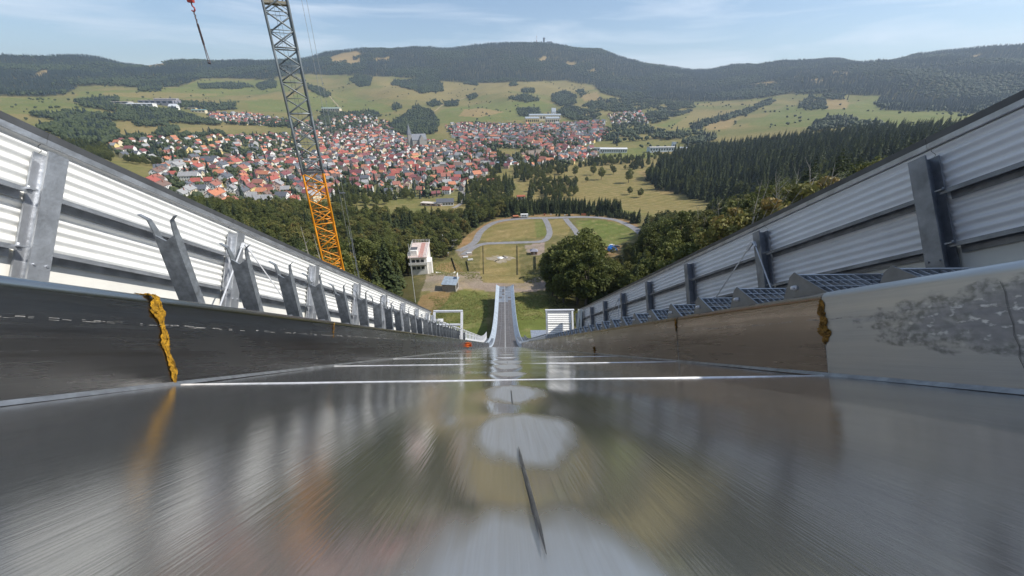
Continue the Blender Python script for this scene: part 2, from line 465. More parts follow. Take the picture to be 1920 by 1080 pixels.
gm = bpy.data.materials.new('land_cover'); gm.use_nodes = True
n, l = gm.node_tree.nodes, gm.node_tree.links
p = n['Principled BSDF']; p.inputs['Roughness'].default_value = 0.95; p.inputs['Specular IOR Level'].default_value = 0.1
at = n.new('ShaderNodeAttribute'); at.attribute_name = 'cover'
tc = n.new('ShaderNodeTexCoord')
def gnoise(scale, detail=6):
    q = n.new('ShaderNodeTexNoise'); q.inputs['Scale'].default_value = scale; q.inputs['Detail'].default_value = detail; q.inputs['Roughness'].default_value = 0.65
    l.new(tc.outputs['Object'], q.inputs['Vector']); return q
def gmix(a_sock, fac, colb, amt, lo=0.4, hi=0.7, mode='MIX'):
    mr = n.new('ShaderNodeMapRange'); mr.inputs[1].default_value = lo; mr.inputs[2].default_value = hi; mr.inputs[4].default_value = amt
    l.new(fac, mr.inputs[0])
    x = n.new('ShaderNodeMix'); x.data_type = 'RGBA'; x.blend_type = mode; x.inputs[7].default_value = lin(colb)
    l.new(mr.outputs[0], x.inputs[0]); l.new(a_sock, x.inputs[6]); return x.outputs[2]
s = at.outputs['Color']
s = gmix(s, gnoise(.02).outputs['Fac'], (.32, .24, .115), .42)
s = gmix(s, gnoise(.075).outputs['Fac'], (.11, .145, .035), .40)
s = gmix(s, gnoise(.45).outputs['Fac'], (.55, .52, .45), .5, .35, .75, 'MULTIPLY')
s = gmix(s, gnoise(3.0, 3).outputs['Fac'], (.5, .5, .45), .6, .35, .7, 'MULTIPLY')
s = gmix(s, gnoise(.16, 8).outputs['Fac'], (.42, .31, .16), .38, .52, .68)
# mowing lines of the hay meadows
wv = n.new('ShaderNodeTexWave'); wv.inputs['Scale'].default_value = .035; wv.inputs['Distortion'].default_value = 2.5; wv.inputs['Detail'].default_value = 2; wv.inputs['Detail Scale'].default_value = .3
mpw = n.new('ShaderNodeMapping'); mpw.inputs['Rotation'].default_value = (0, 0, 1.1)
l.new(tc.outputs['Object'], mpw.inputs['Vector']); l.new(mpw.outputs['Vector'], wv.inputs['Vector'])
s = gmix(s, wv.outputs['Fac'], (.72, .74, .62), .4, .3, .8, 'MULTIPLY')
l.new(s, p.inputs['Base Color'])
bp = n.new('ShaderNodeBump'); bp.inputs['Strength'].default_value = .6; bp.inputs['Distance'].default_value = .25
l.new(gnoise(1.3, 4).outputs['Fac'], bp.inputs['Height']); l.new(bp.outputs['Normal'], p.inputs['Normal'])

me = sheet_mesh('terrain', np.stack([XG, YG, ZG], -1), gm)
a = me.attributes.new('cover', 'FLOAT_COLOR', 'POINT')
a.data.foreach_set('color', np.concatenate([LC, np.ones(XG.shape+(1,))], -1).astype(np.float32).ravel())
terrain = inst('terrain', me); props(terrain, 'valley floor, meadows and wooded hills below the ski jump', None, None, 'structure')
# close the small hole under the start tower
b = MB(); k = len(AZ)-1
b.add([(XG[0, j], YG[0, j], ZG[0, j]) for j in range(0, k, 4)], [tuple(range(len(range(0, k, 4))))])
props(b.build('ground_cap', gm), 'bare ground under the top of the inrun', None, None, 'structure')

asphalt = mat('asphalt', (.23, .225, .23), .9, 0, .12, .4, .3, 6)
def drape(name, pts, width, m, lift=.06, label=None, step=2.0):
    """a road laid over the land along surveyed points"""
    P = [survey(*q)[0] if len(q) == 2 else Vector(q) for q in pts]
    Q = []
    for i in range(len(P)-1):                                   # smooth curve through the points
        p0, p1, p2, p3 = P[max(i-1, 0)], P[i], P[i+1], P[min(i+2, len(P)-1)]
        k = max(2, int((p2-p1).length/step))
        for j in range(k):
            t = j/k
            Q.append(.5*((2*p1)+(p2-p0)*t+(2*p0-5*p1+4*p2-p3)*t*t+(3*p1-p0-3*p2+p3)*t**3))
    Q.append(P[-1]); G = []
    for i, q in enumerate(Q):
        d = Q[min(i+1, len(Q)-1)]-Q[max(i-1, 0)]; d.z = 0; d.normalize(); s_ = Vector((d.y, -d.x, 0))
        w = width+.35*math.sin(i*1.7)*.5
        G.append([(q+s_*w*o) for o in (-.5, -.25, 0, .25, .5)])
    G = np.array([[tuple(v) for v in row] for row in G])
    G[..., 2] = ground(G[..., 0], G[..., 1])+lift
    o = inst(name, sheet_mesh(name, G, m))
    return props(o, label, None, None, 'structure')
drape('road', [(859, 471), (889, 455), (902, 434), (929, 417), (976, 410), (1032, 408.5), (1101, 407), (1151, 412), (1184, 425), (1203, 438)], 5.2, asphalt, .07, 'grey asphalt loop road around the grass ovals of the outrun')
drape('road', [(1021, 410), (1028, 424), (1030, 440), (1018, 452), (984, 454.5), (934, 456), (907, 457.5), (889, 464), (868, 478)], 4.4, asphalt, .10, 'grey asphalt road between the large grass oval and the outrun')
drape('road', [(1060, 410), (1068, 420), (1077, 430), (1085, 444), (1090, 458), (1130, 466)], 4.4, asphalt, .13, 'grey asphalt road between the small brown oval and the green oval')
drape('road', [(846, 345), (858, 352), (872, 366), (866, 380), (850, 390)], 5, mat('light_asphalt', (.27, .25, .23), .9, 0, .1, .3), .12, 'pale street leading out of the lower edge of the town')
drape('path', [(805, 212), (820, 205), (832, 196), (850, 190), (880, 180), (910, 172)], 5, mat('track_dirt', (.36, .28, .17), .95, 0, .15, .05), .4, 'dirt track climbing the meadow above the town', 8)
drape('path', [(640, 205), (632, 196), (622, 185), (612, 172)], 5, MATS['track_dirt'], .4, 'dirt track up the green meadow behind the crane', 8)

# ------------------------------------------------------------------ the inrun: its line down the hill
TH0, TH1, S1, RAD = math.radians(34.5), math.radians(12.0), 33.0, 110.0
HF = 0.135                                                       # floor lies this far under the eye
y0f, z0f = -HF*math.sin(TH0), -HF*math.cos(TH0)
S2 = S1+RAD*(TH0-TH1); S_END = 90.0
def path(s):
    if s <= S1: th = TH0; y, z = s*math.cos(th), -s*math.sin(th)
    else:
        th = TH0-(min(s, S2)-S1)/RAD
        y = S1*math.cos(TH0)+RAD*(math.sin(TH0)-math.sin(th)); z = -S1*math.sin(TH0)-RAD*(math.cos(th)-math.cos(TH0))
        if s > S2: y += (s-S2)*math.cos(TH1); z -= (s-S2)*math.sin(TH1)
    return y+y0f, z+z0f, th
def F(s):
    """frame at distance s: x across, y down the track, z off the floor; origin on the floor"""
    y, z, th = path(s)
    return Matrix(((1, 0, 0, 0), (0, math.cos(th), math.sin(th), y), (0, -math.sin(th), math.cos(th), z), (0, 0, 0, 1)))
def W(x, s, n):
    """world point; n is measured from the eye's height above the floor"""
    return F(s) @ Vector((x, 0, n+HF))

def brushed_metal(name, base, rough, streak=(9, .35, 9), bump=.12, spots=None, stain=None, calm=False, metal=1.0):
    """rolled sheet: streaked roughness and relief along the track (sheet coordinates in 'UVMap': across, along)"""
    m = bpy.data.materials.new(name); m.use_nodes = True
    n, l = m.node_tree.nodes, m.node_tree.links
    p = n['Principled BSDF']; p.inputs['Metallic'].default_value = metal
    uv = n.new('ShaderNodeUVMap'); uv.uv_map = 'UVMap'
    def noise(sc, scale=1, det=4):
        mp = n.new('ShaderNodeMapping'); mp.inputs['Scale'].default_value = sc; l.new(uv.outputs[0], mp.inputs['Vector'])
        q = n.new('ShaderNodeTexNoise'); q.inputs['Scale'].default_value = scale; q.inputs['Detail'].default_value = det; l.new(mp.outputs[0], q.inputs['Vector']); return q.outputs['Fac']
    def rng_(s, a, b, c, d):
        q = n.new('ShaderNodeMapRange'); q.inputs[1].default_value = a; q.inputs[2].default_value = b; q.inputs[3].default_value = c; q.inputs[4].default_value = d; l.new(s, q.inputs[0]); return q.outputs[0]
    def mixc(f, a, b):
        x = n.new('ShaderNodeMix'); x.data_type = 'RGBA'
        l.new(f, x.inputs[0])
        for k, v in ((6, a), (7, b)):
            if isinstance(v, tuple): x.inputs[k].default_value = lin(v)
            else: l.new(v, x.inputs[k])
        return x.outputs[2]
    def math_(op, a, b):
        x = n.new('ShaderNodeMath'); x.operation = op
        for k, v in ((0, a), (1, b)):
            if isinstance(v, (int, float)): x.inputs[k].default_value = v
            else: l.new(v, x.inputs[k])
        return x.outputs[0]
    fine = noise((330, 7, 1), 1, 4); mid = noise((60, 1.0, 1) if calm else (95, 2.2, 1), 1, 5); cloud = noise((2.2, 1.3, 1), 1.2, 5)
    col = mixc(rng_(cloud, .35, .68, 0, 1), base, tuple(c*(.84 if calm else .74) for c in base))
    col = mixc(rng_(mid, .5, .8, 0, .12 if calm else .3), col, tuple(c*.62 for c in base))
    col = mixc(rng_(fine, .36, .64, 0, .10 if calm else .20), col, tuple(c*.45 for c in base))
    ro = math_('ADD', rng_(mid, .3, .7, rough*.8, rough*1.25), rng_(cloud, .4, .7, 0, rough*.5))
    # scuffs: short pale scratches
    scr = rng_(noise((150, 3.2, 1), 1, 2), .66, .72, 0, 1)
    col = mixc(math_('MULTIPLY', scr, .06 if calm else .3), col, (.8, .8, .8))
    if spots or stain:
        sp = spots or stain
        sx = n.new('ShaderNodeSeparateXYZ'); l.new(uv.outputs[0], sx.inputs[0])
        acc = None
        edge = rng_(noise((26, 12, 1) if stain else (22, 3.5, 1), 1, 4), .3, .7, -.3 if stain else -.26, .3 if stain else .26)
        for (cx, cs, rx, rs) in sp:
            dx = math_('DIVIDE', math_('SUBTRACT', sx.outputs[0], cx), rx); ds = math_('DIVIDE', math_('SUBTRACT', sx.outputs[1], cs), rs)
            d = math_('ADD', math_('ADD', math_('MULTIPLY', dx, dx), math_('MULTIPLY', ds, ds)), edge)
            f = rng_(d, .45 if stain else .45, 1.3 if stain else 1.1, 1, 0)
            acc = f if acc is None else math_('MAXIMUM', acc, f)
        if spots:
            col = mixc(math_('MULTIPLY', math_('MULTIPLY', acc, .75), rng_(fine, .3, .7, .55, 1)), col, (.82, .84, .87)); ro = math_('ADD', ro, math_('MULTIPLY', acc, .30))
        else:
            blot = rng_(noise((60, 46, 1), 1, 6), .40, .60, 0, 1)
            rim = rng_(acc, 0.02, .25, 0, 1)
            ring = math_('MULTIPLY', rim, rng_(acc, .45, 1.0, 1, .22))
            col = mixc(math_('MULTIPLY', acc, .8), col, (.30, .30, .315)); ro = math_('ADD', ro, math_('MULTIPLY', acc, .2))
            col = mixc(math_('MULTIPLY', math_('MULTIPLY', ring, blot), .7), col, (.15, .16, .15))
            col = mixc(math_('MULTIPLY', acc, rng_(noise((55, 30, 1), 1, 5), .58, .66, 0, .8)), col, (.75, .75, .74))
    l.new(col, p.inputs['Base Color']); l.new(ro, p.inputs['Roughness'])
    b = n.new('ShaderNodeBump'); b.inputs['Strength'].default_value = bump; b.inputs['Distance'].default_value = .002
    l.new(math_('ADD', fine, math_('MULTIPLY', mid, .35)), b.inputs['Height']); l.new(b.outputs[0], p.inputs['Normal'])
    MATS[name] = m
    return m

def uv_sheet(name, P, UV, m, smooth=True):
    me = sheet_mesh(name, P, m, smooth)
    u = me.uv_layers.new(name='UVMap')
    vi = np.empty(len(me.loops), np.int32); me.loops.foreach_get('vertex_index', vi)
    u.data.foreach_set('uv', UV.reshape(-1, 2)[vi].astype(np.float32).ravel())
    return me

BLOBS = [(.012, .20, .092, .155), (.027, .62, .086, .175), (.023, 1.12, .088, .185), (.015, 1.86, .090, .14), (.015, 2.50, .095, .24), (.02, 3.25, .13, .25), (.02, 4.3, .13, .3), (.02, 5.6, .13, .35)]
floor_m = brushed_metal('floor_sheet_metal', (.66, .655, .645), .115, metal=.92, bump=.11, spots=BLOBS)
wall_dark = brushed_metal('wall_sheet_metal', (.40, .395, .385), .22, bump=.03, calm=True)
wall_warm = brushed_metal('wall_sheet_brown', (.30, .255, .22), .25, bump=.03, calm=True)
wall_pale = brushed_metal('wall_sheet_stained', (.48, .485, .485), .40, bump=.04, calm=True, stain=[(.19, .52, .105, .72)])
wall_far = brushed_metal('wall_sheet_lower', (.62, .66, .70), .38, bump=.2)
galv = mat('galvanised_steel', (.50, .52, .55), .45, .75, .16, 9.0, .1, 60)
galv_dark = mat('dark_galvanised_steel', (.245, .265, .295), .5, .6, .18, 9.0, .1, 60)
zinc_white = mat('bright_zinc', (.70, .71, .73), .5, .35, .08, 7.0)
dark_steel = mat('dark_steel', (.075, .08, .09), .55, .4, .25, 12.0)
cream = mat('cream_panel', (.76, .75, .70), .55, 0, .05, 2.5)
grey_plate = mat('grey_coated_plate', (.17, .175, .175), .5, .3, .1, 20)
foam = mat('orange_sealant_foam', (.62, .33, .015), .95, 0, .3, 60, 1.0, 220)
foam_old = mat('aged_brown_sealant', (.30, .155, .02), .8, 0, .35, 40, .8, 140)
black = mat('black_rubber', (.02, .02, .02), .8)
white_paint = mat('white_paint', (.78, .78, .76), .5, 0, .06, 2)

def dent(x, s):
    """buckles of the thin floor sheets"""
    n = np.zeros_like(x)
    for (cx, cs, rx, rs) in BLOBS:
        n -= .0085*np.exp(-((x-cx)/(rx*.8))**2-((s-(cs-rs*.7))/(rs*.9))**2)
        n += .0042*np.exp(-((x-cx)/(rx*3.0))**2-((s-(cs-rs*.5))/(rs*1.5))**2)
    k = np.exp(-(x/.75)**4)
    n += k*(.0014*np.sin(6.28*s/1.3+1.2*np.sin(x*3.1))*np.cos(x*3.4+.6)+.0007*np.sin(6.28*(s*1.9+x*1.1)))
    return n

track = thing('inrun_track', 'steel ski jump inrun trough running straight down to the take-off', 'ski jump inrun', W(0, 0, -HF))
XL, XR = -1.235, 1.25
JOINT = [-1.1, .2, 1.5, 2.8, 4.25]+[4.25+2.6*k for k in range(1, 11)]+[32.7]                        # joints between the floor sheets
for k in range(len(JOINT)-1):
    a, c = JOINT[k], min(JOINT[k+1], 32.7)
    near = c < 6
    ns, nx = (110, 100) if near else (4, 8)
    ss, xx = np.linspace(a+.002, c-.002, ns), np.linspace(XL-.002, XR+.002, nx)
    SS, XX = np.meshgrid(ss, xx, indexing='ij')
    nn = dent(XX, SS) if near else np.zeros_like(SS)
    # every lower sheet starts a few millimetres under the one above
    nn = nn+.004*(SS-a)/(c-a)
    Ps = np.array([[tuple(F(s_) @ Vector((x_, 0, n_))) for x_, n_ in zip(xr_, nr_)] for s_, xr_, nr_ in zip(ss, XX, nn)])
    me = uv_sheet('floor_panel', Ps-np.array(track.location), np.stack([XX, SS], -1), floor_m)
    me.flip_normals() if me.polygons[0].normal.z < 0 else None
    inst('floor_panel', me, track)
    b = MB()                                                     # the bright folded lip at the joint
    for i in range(12):
        xa, xb = XL+.02+(XR-XL-.04)*i/12, XL+.02+(XR-XL-.04)*(i+1)/12
        lip = .004 if c < 5 else .0022
        b.prism([(-.007, 0), (.009, 0), (.006, lip), (-.004, lip)], F(c) @ Vector((0, 1, 0))-F(c) @ Vector((0, 0, 0)), F(c) @ Vector((0, 0, 1))-F(c) @ Vector((0, 0, 0)), F(c) @ Vector((xa, 0, .003)), Vector((xb-xa, 0, 0)))
    b.build('joint_strip', mat('bright_joint_metal', (.86, .86, .86), .42, .55, .12, 30), track)
# central weld bead, broken into runs
for (sa, sb, xa, xb) in ((.262, .54, .0245, .0165), (.93, 1.18, .016, .016), (1.53, 1.72, .014, .015), (2.86, 3.3, .015, .015)):
    b = MB(); k = 14
    for i in range(k):
        t0_, t1_ = i/k, (i+1)/k; r0, r1 = [.0017*min(1, 6*min(t, 1-t)+.15) for t in (t0_, t1_)]
        q = [F(sa+(sb-sa)*t) @ Vector((xa+(xb-xa)*t, 0, float(dent(np.array([xa]), np.array([sa+(sb-sa)*t]))[0])+.003)) for t in (t0_, t1_)]
        b.tube(q[0], q[1], r0, r1, 8, cap=False)
    b.build('weld_seam', mat('dull_weld', (.24, .245, .255), .4, .9, .2, 60), track, smooth=True)

def wall_sheet(side, a, c, m, x0, flare=0.0, ns=8, n_top=None, r=.032):
    """side wall panel: flat inner face, rolled top edge folded outwards; uv = (height, along)"""
    n_top = WTOP[side]
    prof = [(0, -.002+.0), (0, .05), (0, .11), (0, .17), (0, n_top+HF-r)]
    prof += [(r-r*math.cos(t), n_top+HF-r+r*math.sin(t)) for t in np.linspace(.26, math.pi/2, 6)]
    prof += [(r+.05, n_top+HF), (r+.05, n_top+HF-.03)]
    ss = np.linspace(a, c, ns)
    P = np.array([[tuple(F(s_-(.42*h if side < 0 else .04*h)) @ Vector((x0+side*(o+flare*h), 0, h))) for o, h in prof] for s_ in ss])
    lens = np.cumsum([0]+[math.dist(prof[i], prof[i+1]) for i in range(len(prof)-1)])
    UV = np.stack(np.broadcast_arrays(lens[None, :], ss[:, None]), -1)
    me = uv_sheet('side_panel', P-np.array(track.location), UV, m)
    return me
WTOP = {-1: .190, 1: .194}
LWJ = [-2.0, -.2, 1.5, 2.8, 5.4, 8.0, 10.6, 13.2, 15.8, 18.4, 21, 25.5, 30.0]
RWJ = [-2.0, 1.5, 2.8, 5.4, 8.0, 10.6, 13.2, 15.8, 18.4, 21, 25.5, 30.0]
for side, JJ, x0 in ((-1, LWJ, XL), (1, RWJ, XR)):
    for i in range(len(JJ)-1):
        a, c = JJ[i]+.0025, JJ[i+1]-.0025
        m = wall_dark if side < 0 else (wall_pale if i == 0 else wall_warm)
        me = wall_sheet(side, a, c, m, x0+side*.002*(i % 2))
        lab = 'pale stained steel side panel with a worn grey patch' if side > 0 and i == 0 else None
        props(inst('side_panel', me, track), lab)
    b = MB()                                                     # welded fillet where wall meets floor
    for i in range(40):
        a, c = -2+32*i/40, -2+32*(i+1)/40
        A, B = F(a), F(c)
        pr = [(0, 0), (-side*.014, 0), (0, .012)]
        v = [A @ Vector((x0+p_[0], 0, p_[1]+.004)) for p_ in pr]+[B @ Vector((x0+p_[0], 0, p_[1]+.004)) for p_ in pr]
        b.add(v, [(0, 1, 4, 3), (1, 2, 5, 4), (2, 0, 3, 5)])
    b.build('corner_bead', mat('corner_bead', (.36, .37, .38), .4, .8, .2, 20), track)
    # scored line and dashes along the wall
    b = MB(); s_ = .3 if side < 0 else .6; g = random.Random(3+side)
    while s_ < 12:
        L = g.uniform(.004, .018)*(1+s_*.6)
        for _ in range(2):
            h = .165+HF*.0+g.uniform(-.004, .004)+.055
            wd = g.uniform(.0006, .0015)*min(1, s_/1.6)
            v = [F(q) @ Vector((x0-side*.0022, 0, h+dh)) for q, dh in ((s_, 0), (s_+L, g.uniform(-.001, .001)), (s_+L, wd), (s_, wd))]
            b.add(v, [(0, 1, 2, 3)])
        s_ += L*g.choice((.7, .8, 1.0, 1.3, 2.2, 3.5))
    props(b.build('scuff_line', mat('pale_scuff', (.36, .355, .34), .7, .2, .3, 60), track), None, None, None, 'stuff')
    b = MB()
    for js in ([.62] if side < 0 else [1.02]):
        for i in range(10):
            h0, h1 = .01+.27*i/10, .01+.27*(i+1)/10
            o0, o1 = [js-.10+.003*math.sin(q*9)+q*.001 for q in (i, i+1)] if side > 0 else [js+.015*q/10 for q in (i, i+1)]
            wd = .0016
            b.add([F(o0) @ Vector((x0-side*.002, 0, h0)), F(o0+wd) @ Vector((x0-side*.002, 0, h0)), F(o1+wd) @ Vector((x0-side*.002, 0, h1)), F(o1) @ Vector((x0-side*.002, 0, h1))], [(0, 1, 2, 3)])
    b.build('scribed_line', mat('scribed_line', (.13, .13, .13) if side < 0 else (.6, .6, .6), .6, .3, .1, 40), track)

def foam_bead(name, side, s0, x0, h0, h1, wmax, m, seed, label, lean=0.0, over=True):
    """squeezed-out sealant: a lumpy strip clinging to the wall joint"""
    g = np.random.default_rng(seed); N, K = 46, 12
    P = np.zeros((N, K+1, 3))
    wn_ = np.interp(np.linspace(0, 1, 14), np.linspace(0, 1, 14), g.uniform(.25, 1.0, 14))
    for i in range(N):
        t = i/(N-1); h = h0+(h1-h0)*t
        w = wmax*np.interp(t, np.linspace(0, 1, 14), wn_)*min(1, .2+t*3.5)*(min(1, (1-t)*9+.3))
        out = 0.0; hh = h; xo = 0.0
        if over and h > HF+.190-.02:                             # follows the rolled edge
            e = min(h-(HF+.170), .06); hh = HF+.170+min(e, .022); xo = max(0, e-.012)*.9
        for j in range(K+1):
            u = j/K*2-1
            bul = math.sqrt(max(0, 1-u*u))*w*.38*(.35+1.0*g.random())
            c = s0+lean*(h-h0)+.004*math.sin(t*17+seed)
            P[i, j] = F(c+u*w+(g.random()-.5)*w*.55) @ Vector((x0+side*xo-side*(bul+.0015), 0, hh+(g.random()-.5)*.008))
    o = inst(name, sheet_mesh(name, P-np.array(track.location), m, True), track)
    return props(o, label)
foam_bead('sealant_bead', -1, 1.497, XL, .006, HF+.240, .030, foam, 5, 'bright yellow-orange foam sealant squeezed out of the joint', -.42)
foam_bead('sealant_bead', 1, 1.49, XR, .125, HF+.165, .032, foam_old, 8, 'brown aged foam sealant in the joint of the stained panel', .0, False)
foam_bead('sealant_bead', -1, 2.80, XL, .20, HF+.18, .012, foam_old, 11, 'thin brown sealant at the top of a joint', 0, False)
foam_bead('sealant_bead', 1, 2.80, XR, .22, HF+.185, .016, foam_old, 12, 'dark brown sealant at the top of a joint', 0, False)
foam_bead('sealant_bead', 1, 5.42, XR, .01, .11, .05, foam_old, 13, 'dark brown sealant blob low in a joint', 0, False)
foam_bead('sealant_bead', -1, 12.6, XL, .08, .25, .42, mat('orange_paint', (.8, .18, .03), .7), 14, 'bright orange blot on the far left wall', 0, False)

# lower inrun: slabs of dark matting between flared side sheets
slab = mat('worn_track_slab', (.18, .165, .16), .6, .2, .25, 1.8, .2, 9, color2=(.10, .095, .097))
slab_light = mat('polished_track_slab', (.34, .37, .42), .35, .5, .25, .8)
sL = 32.72; nrow = 44
for i in range(nrow):
    a, c = sL+(S_END-sL)*i/nrow, sL+(S_END-sL)*(i+1)/nrow
    for j in range(4):
        x_a = XL+(XR-XL)*j/4+.014; x_b = XL+(XR-XL)*(j+1)/4-.014
        if j == 1: x_b -= .04
        if j == 2: x_a += .04
        dz = random.uniform(-.004, .004)
        b = MB(); v = [F(q) @ Vector((x_, 0, h_+dz)) for h_ in (-.04, 0) for x_, q in ((x_a, a+.015), (x_b, a+.015), (x_b, c-.015), (x_a, c-.015))]
        b.add(v, [(4, 5, 6, 7), (0, 1, 5, 4), (1, 2, 6, 5), (2, 3, 7, 6), (3, 0, 4, 7), (3, 2, 1, 0)])
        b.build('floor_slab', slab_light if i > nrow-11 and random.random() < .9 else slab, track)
b = MB()
for i in range(60):
    a, c = sL-.1+(S_END-sL)*i/60, sL-.1+(S_END-sL)*(i+1)/60
    v = [F(q) @ Vector((x_, 0, -.02)) for x_, q in ((XL-.05, a), (XR+.05, a), (XR+.05, c), (XL-.05, c))]
    b.add(v, [(0, 1, 2, 3)])
b.build('bedding_sheet', mat('pale_bedding', (.50, .50, .49), .6, .2, .1, 2), track)
for side, x0 in ((-1, XL), (1, XR)):
    for i in range(24):
        a, c = 30+(S_END-30)*i/24+.01, 30+(S_END-30)*(i+1)/24-.01
        fl = [1.0*min(1, (q_-30)/4+.15)+.45*max(0, (q_-40)/60) for q_ in (a, c)]
        b = MB(); K = 4
        for q in range(K):
            s0_, s1_ = a+(c-a)*q/K, a+(c-a)*(q+1)/K; f0, f1 = fl[0]+(fl[1]-fl[0])*q/K, fl[0]+(fl[1]-fl[0])*(q+1)/K
            pr = [(0, 0), (.5, .44), (.56, .44), (.56, .36), (.06, -.06)]
            v = [F(s0_) @ Vector((x0+side*p_[0]*f0, 0, p_[1])) for p_ in pr]+[F(s1_) @ Vector((x0+side*p_[0]*f1, 0, p_[1])) for p_ in pr]
            b.add(v, [(k, (k+1) % 5, 5+(k+1) % 5, 5+k) for k in range(5)]+([(0, 1, 2, 3, 4)] if q == 0 else [])+([(9, 8, 7, 6, 5)] if q == K-1 else []))
        b.build('side_panel', mat('blue_grey_sheet', (.50, .57, .64), .5, .35, .12, 1.5), track)
# fascia under the lower track and its trestles
b = MB()
for side, x0 in ((-1, XL-.62), (1, XR+.62)):
    for i in range(24):
        a, c = 31+(S_END-31)*i/24, 31+(S_END-31)*(i+1)/24
        v = [F(a) @ Vector((x0, 0, -.06)), F(c) @ Vector((x0, 0, -.06)), F(c) @ Vector((x0, 0, -.75)), F(a) @ Vector((x0, 0, -.75))]
        v += [q+Vector((side*.05, 0, 0)) for q in v]
        b.add(v, [(0, 1, 2, 3), (7, 6, 5, 4), (0, 4, 5, 1), (2, 6, 7, 3)])
b.build('edge_fascia', mat('dark_fascia', (.12, .125, .13), .7), track)
for s_ in (2, 9, 16, 23, 30, 37, 44, 51, 58, 65, 72, 79, 86, 89):
    b = MB()
    for sx in (-1.3, 1.3):
        t = W(sx, s_, -.45); g = float(ground(t.x, t.y))-.5
        b.bar(t, (t.x*1.15, t.y, g), .18)
    t1, t2 = W(-2.2 if s_ < 46 else -1.5, s_, -.38), W(2.2 if s_ < 46 else 1.5, s_, -.38)
    b.bar(t1, t2, .16, .2)
    b.build('trestle', galv, track)
# deck under the walkways
b = MB()
for i in range(30):
    a, c = -2+48*i/30, -2+48*(i+1)/30
    v = [F(q) @ Vector((x_, 0, -.17)) for x_, q in ((-2.35, a), (2.35, a), (2.35, c), (-2.35, c))]+[F(q) @ Vector((x_, 0, -.24)) for x_, q in ((-2.35, a), (2.35, a), (2.35, c), (-2.35, c))]
    b.add(v, [(0, 1, 2, 3), (7, 6, 5, 4), (0, 4, 5, 1), (2, 6, 7, 3)])
b.build('under_deck', galv_dark, track)
# ------------------------------------------------------------------ windbreak fences
def frame_at(root, s):
    M = F(s) @ Matrix.Translation((0, 0, HF))
    return Matrix.Translation(-Vector(root.location)) @ M           # local: x across, y along, z off eye level
PITCH_F = 1.325
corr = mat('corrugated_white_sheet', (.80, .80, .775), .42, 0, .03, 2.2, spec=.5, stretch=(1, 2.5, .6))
corr_shaded = mat('corrugated_sheet_shaded', (.68, .70, .725), .45, 0, .025, 2.2, spec=.5, stretch=(1, 2.5, .6))  # white sheet again, with the right fence's blue-grey shade in its colour
cream_shaded = mat('cream_panel_shaded', (.60, .62, .60), .55, 0, .05, 2.5)  # cream panel again, darkened to carry the shade of the right side
def corr_mesh(L, z0, z1, side):
    b = []; k = max(8, int((z1-z0)/.047*8))
    zz = np.linspace(z0, z1, k+1)
    xx = .0105*np.cos((zz-z0)/.047*2*math.pi)
    ss = np.linspace(0, L, 2)
    P = np.array([[(x_, s_, z_) for x_, z_ in zip(xx, zz)] for s_ in ss])
    return sheet_mesh('corrugated_panel', P, corr if side < 0 else corr_shaded)
H_SEC = None
def post_mesh(h0, h1, side):
    b = MB(); w, t = .043, .007
    xi, xo = -side*.104, -side*.022
    lo, hi = sorted((xi, xi+side*.009)); b.box((lo, -w, h0), (hi, w, h1))
    lo, hi = sorted((xo, xo-side*.009)); b.box((lo, -w, h0), (hi, w, h1))
    lo, hi = sorted((xi+side*.009, xo-side*.009)); b.box((lo, -.004, h0), (hi, .004, h1-.003))
    return b
def bolts(b, side, zs):
    for z in zs:
        for y in (-.026, .026):
            b.tube((-side*.104, y, z), (-side*.110, y, z), .006, n=6)
    return b
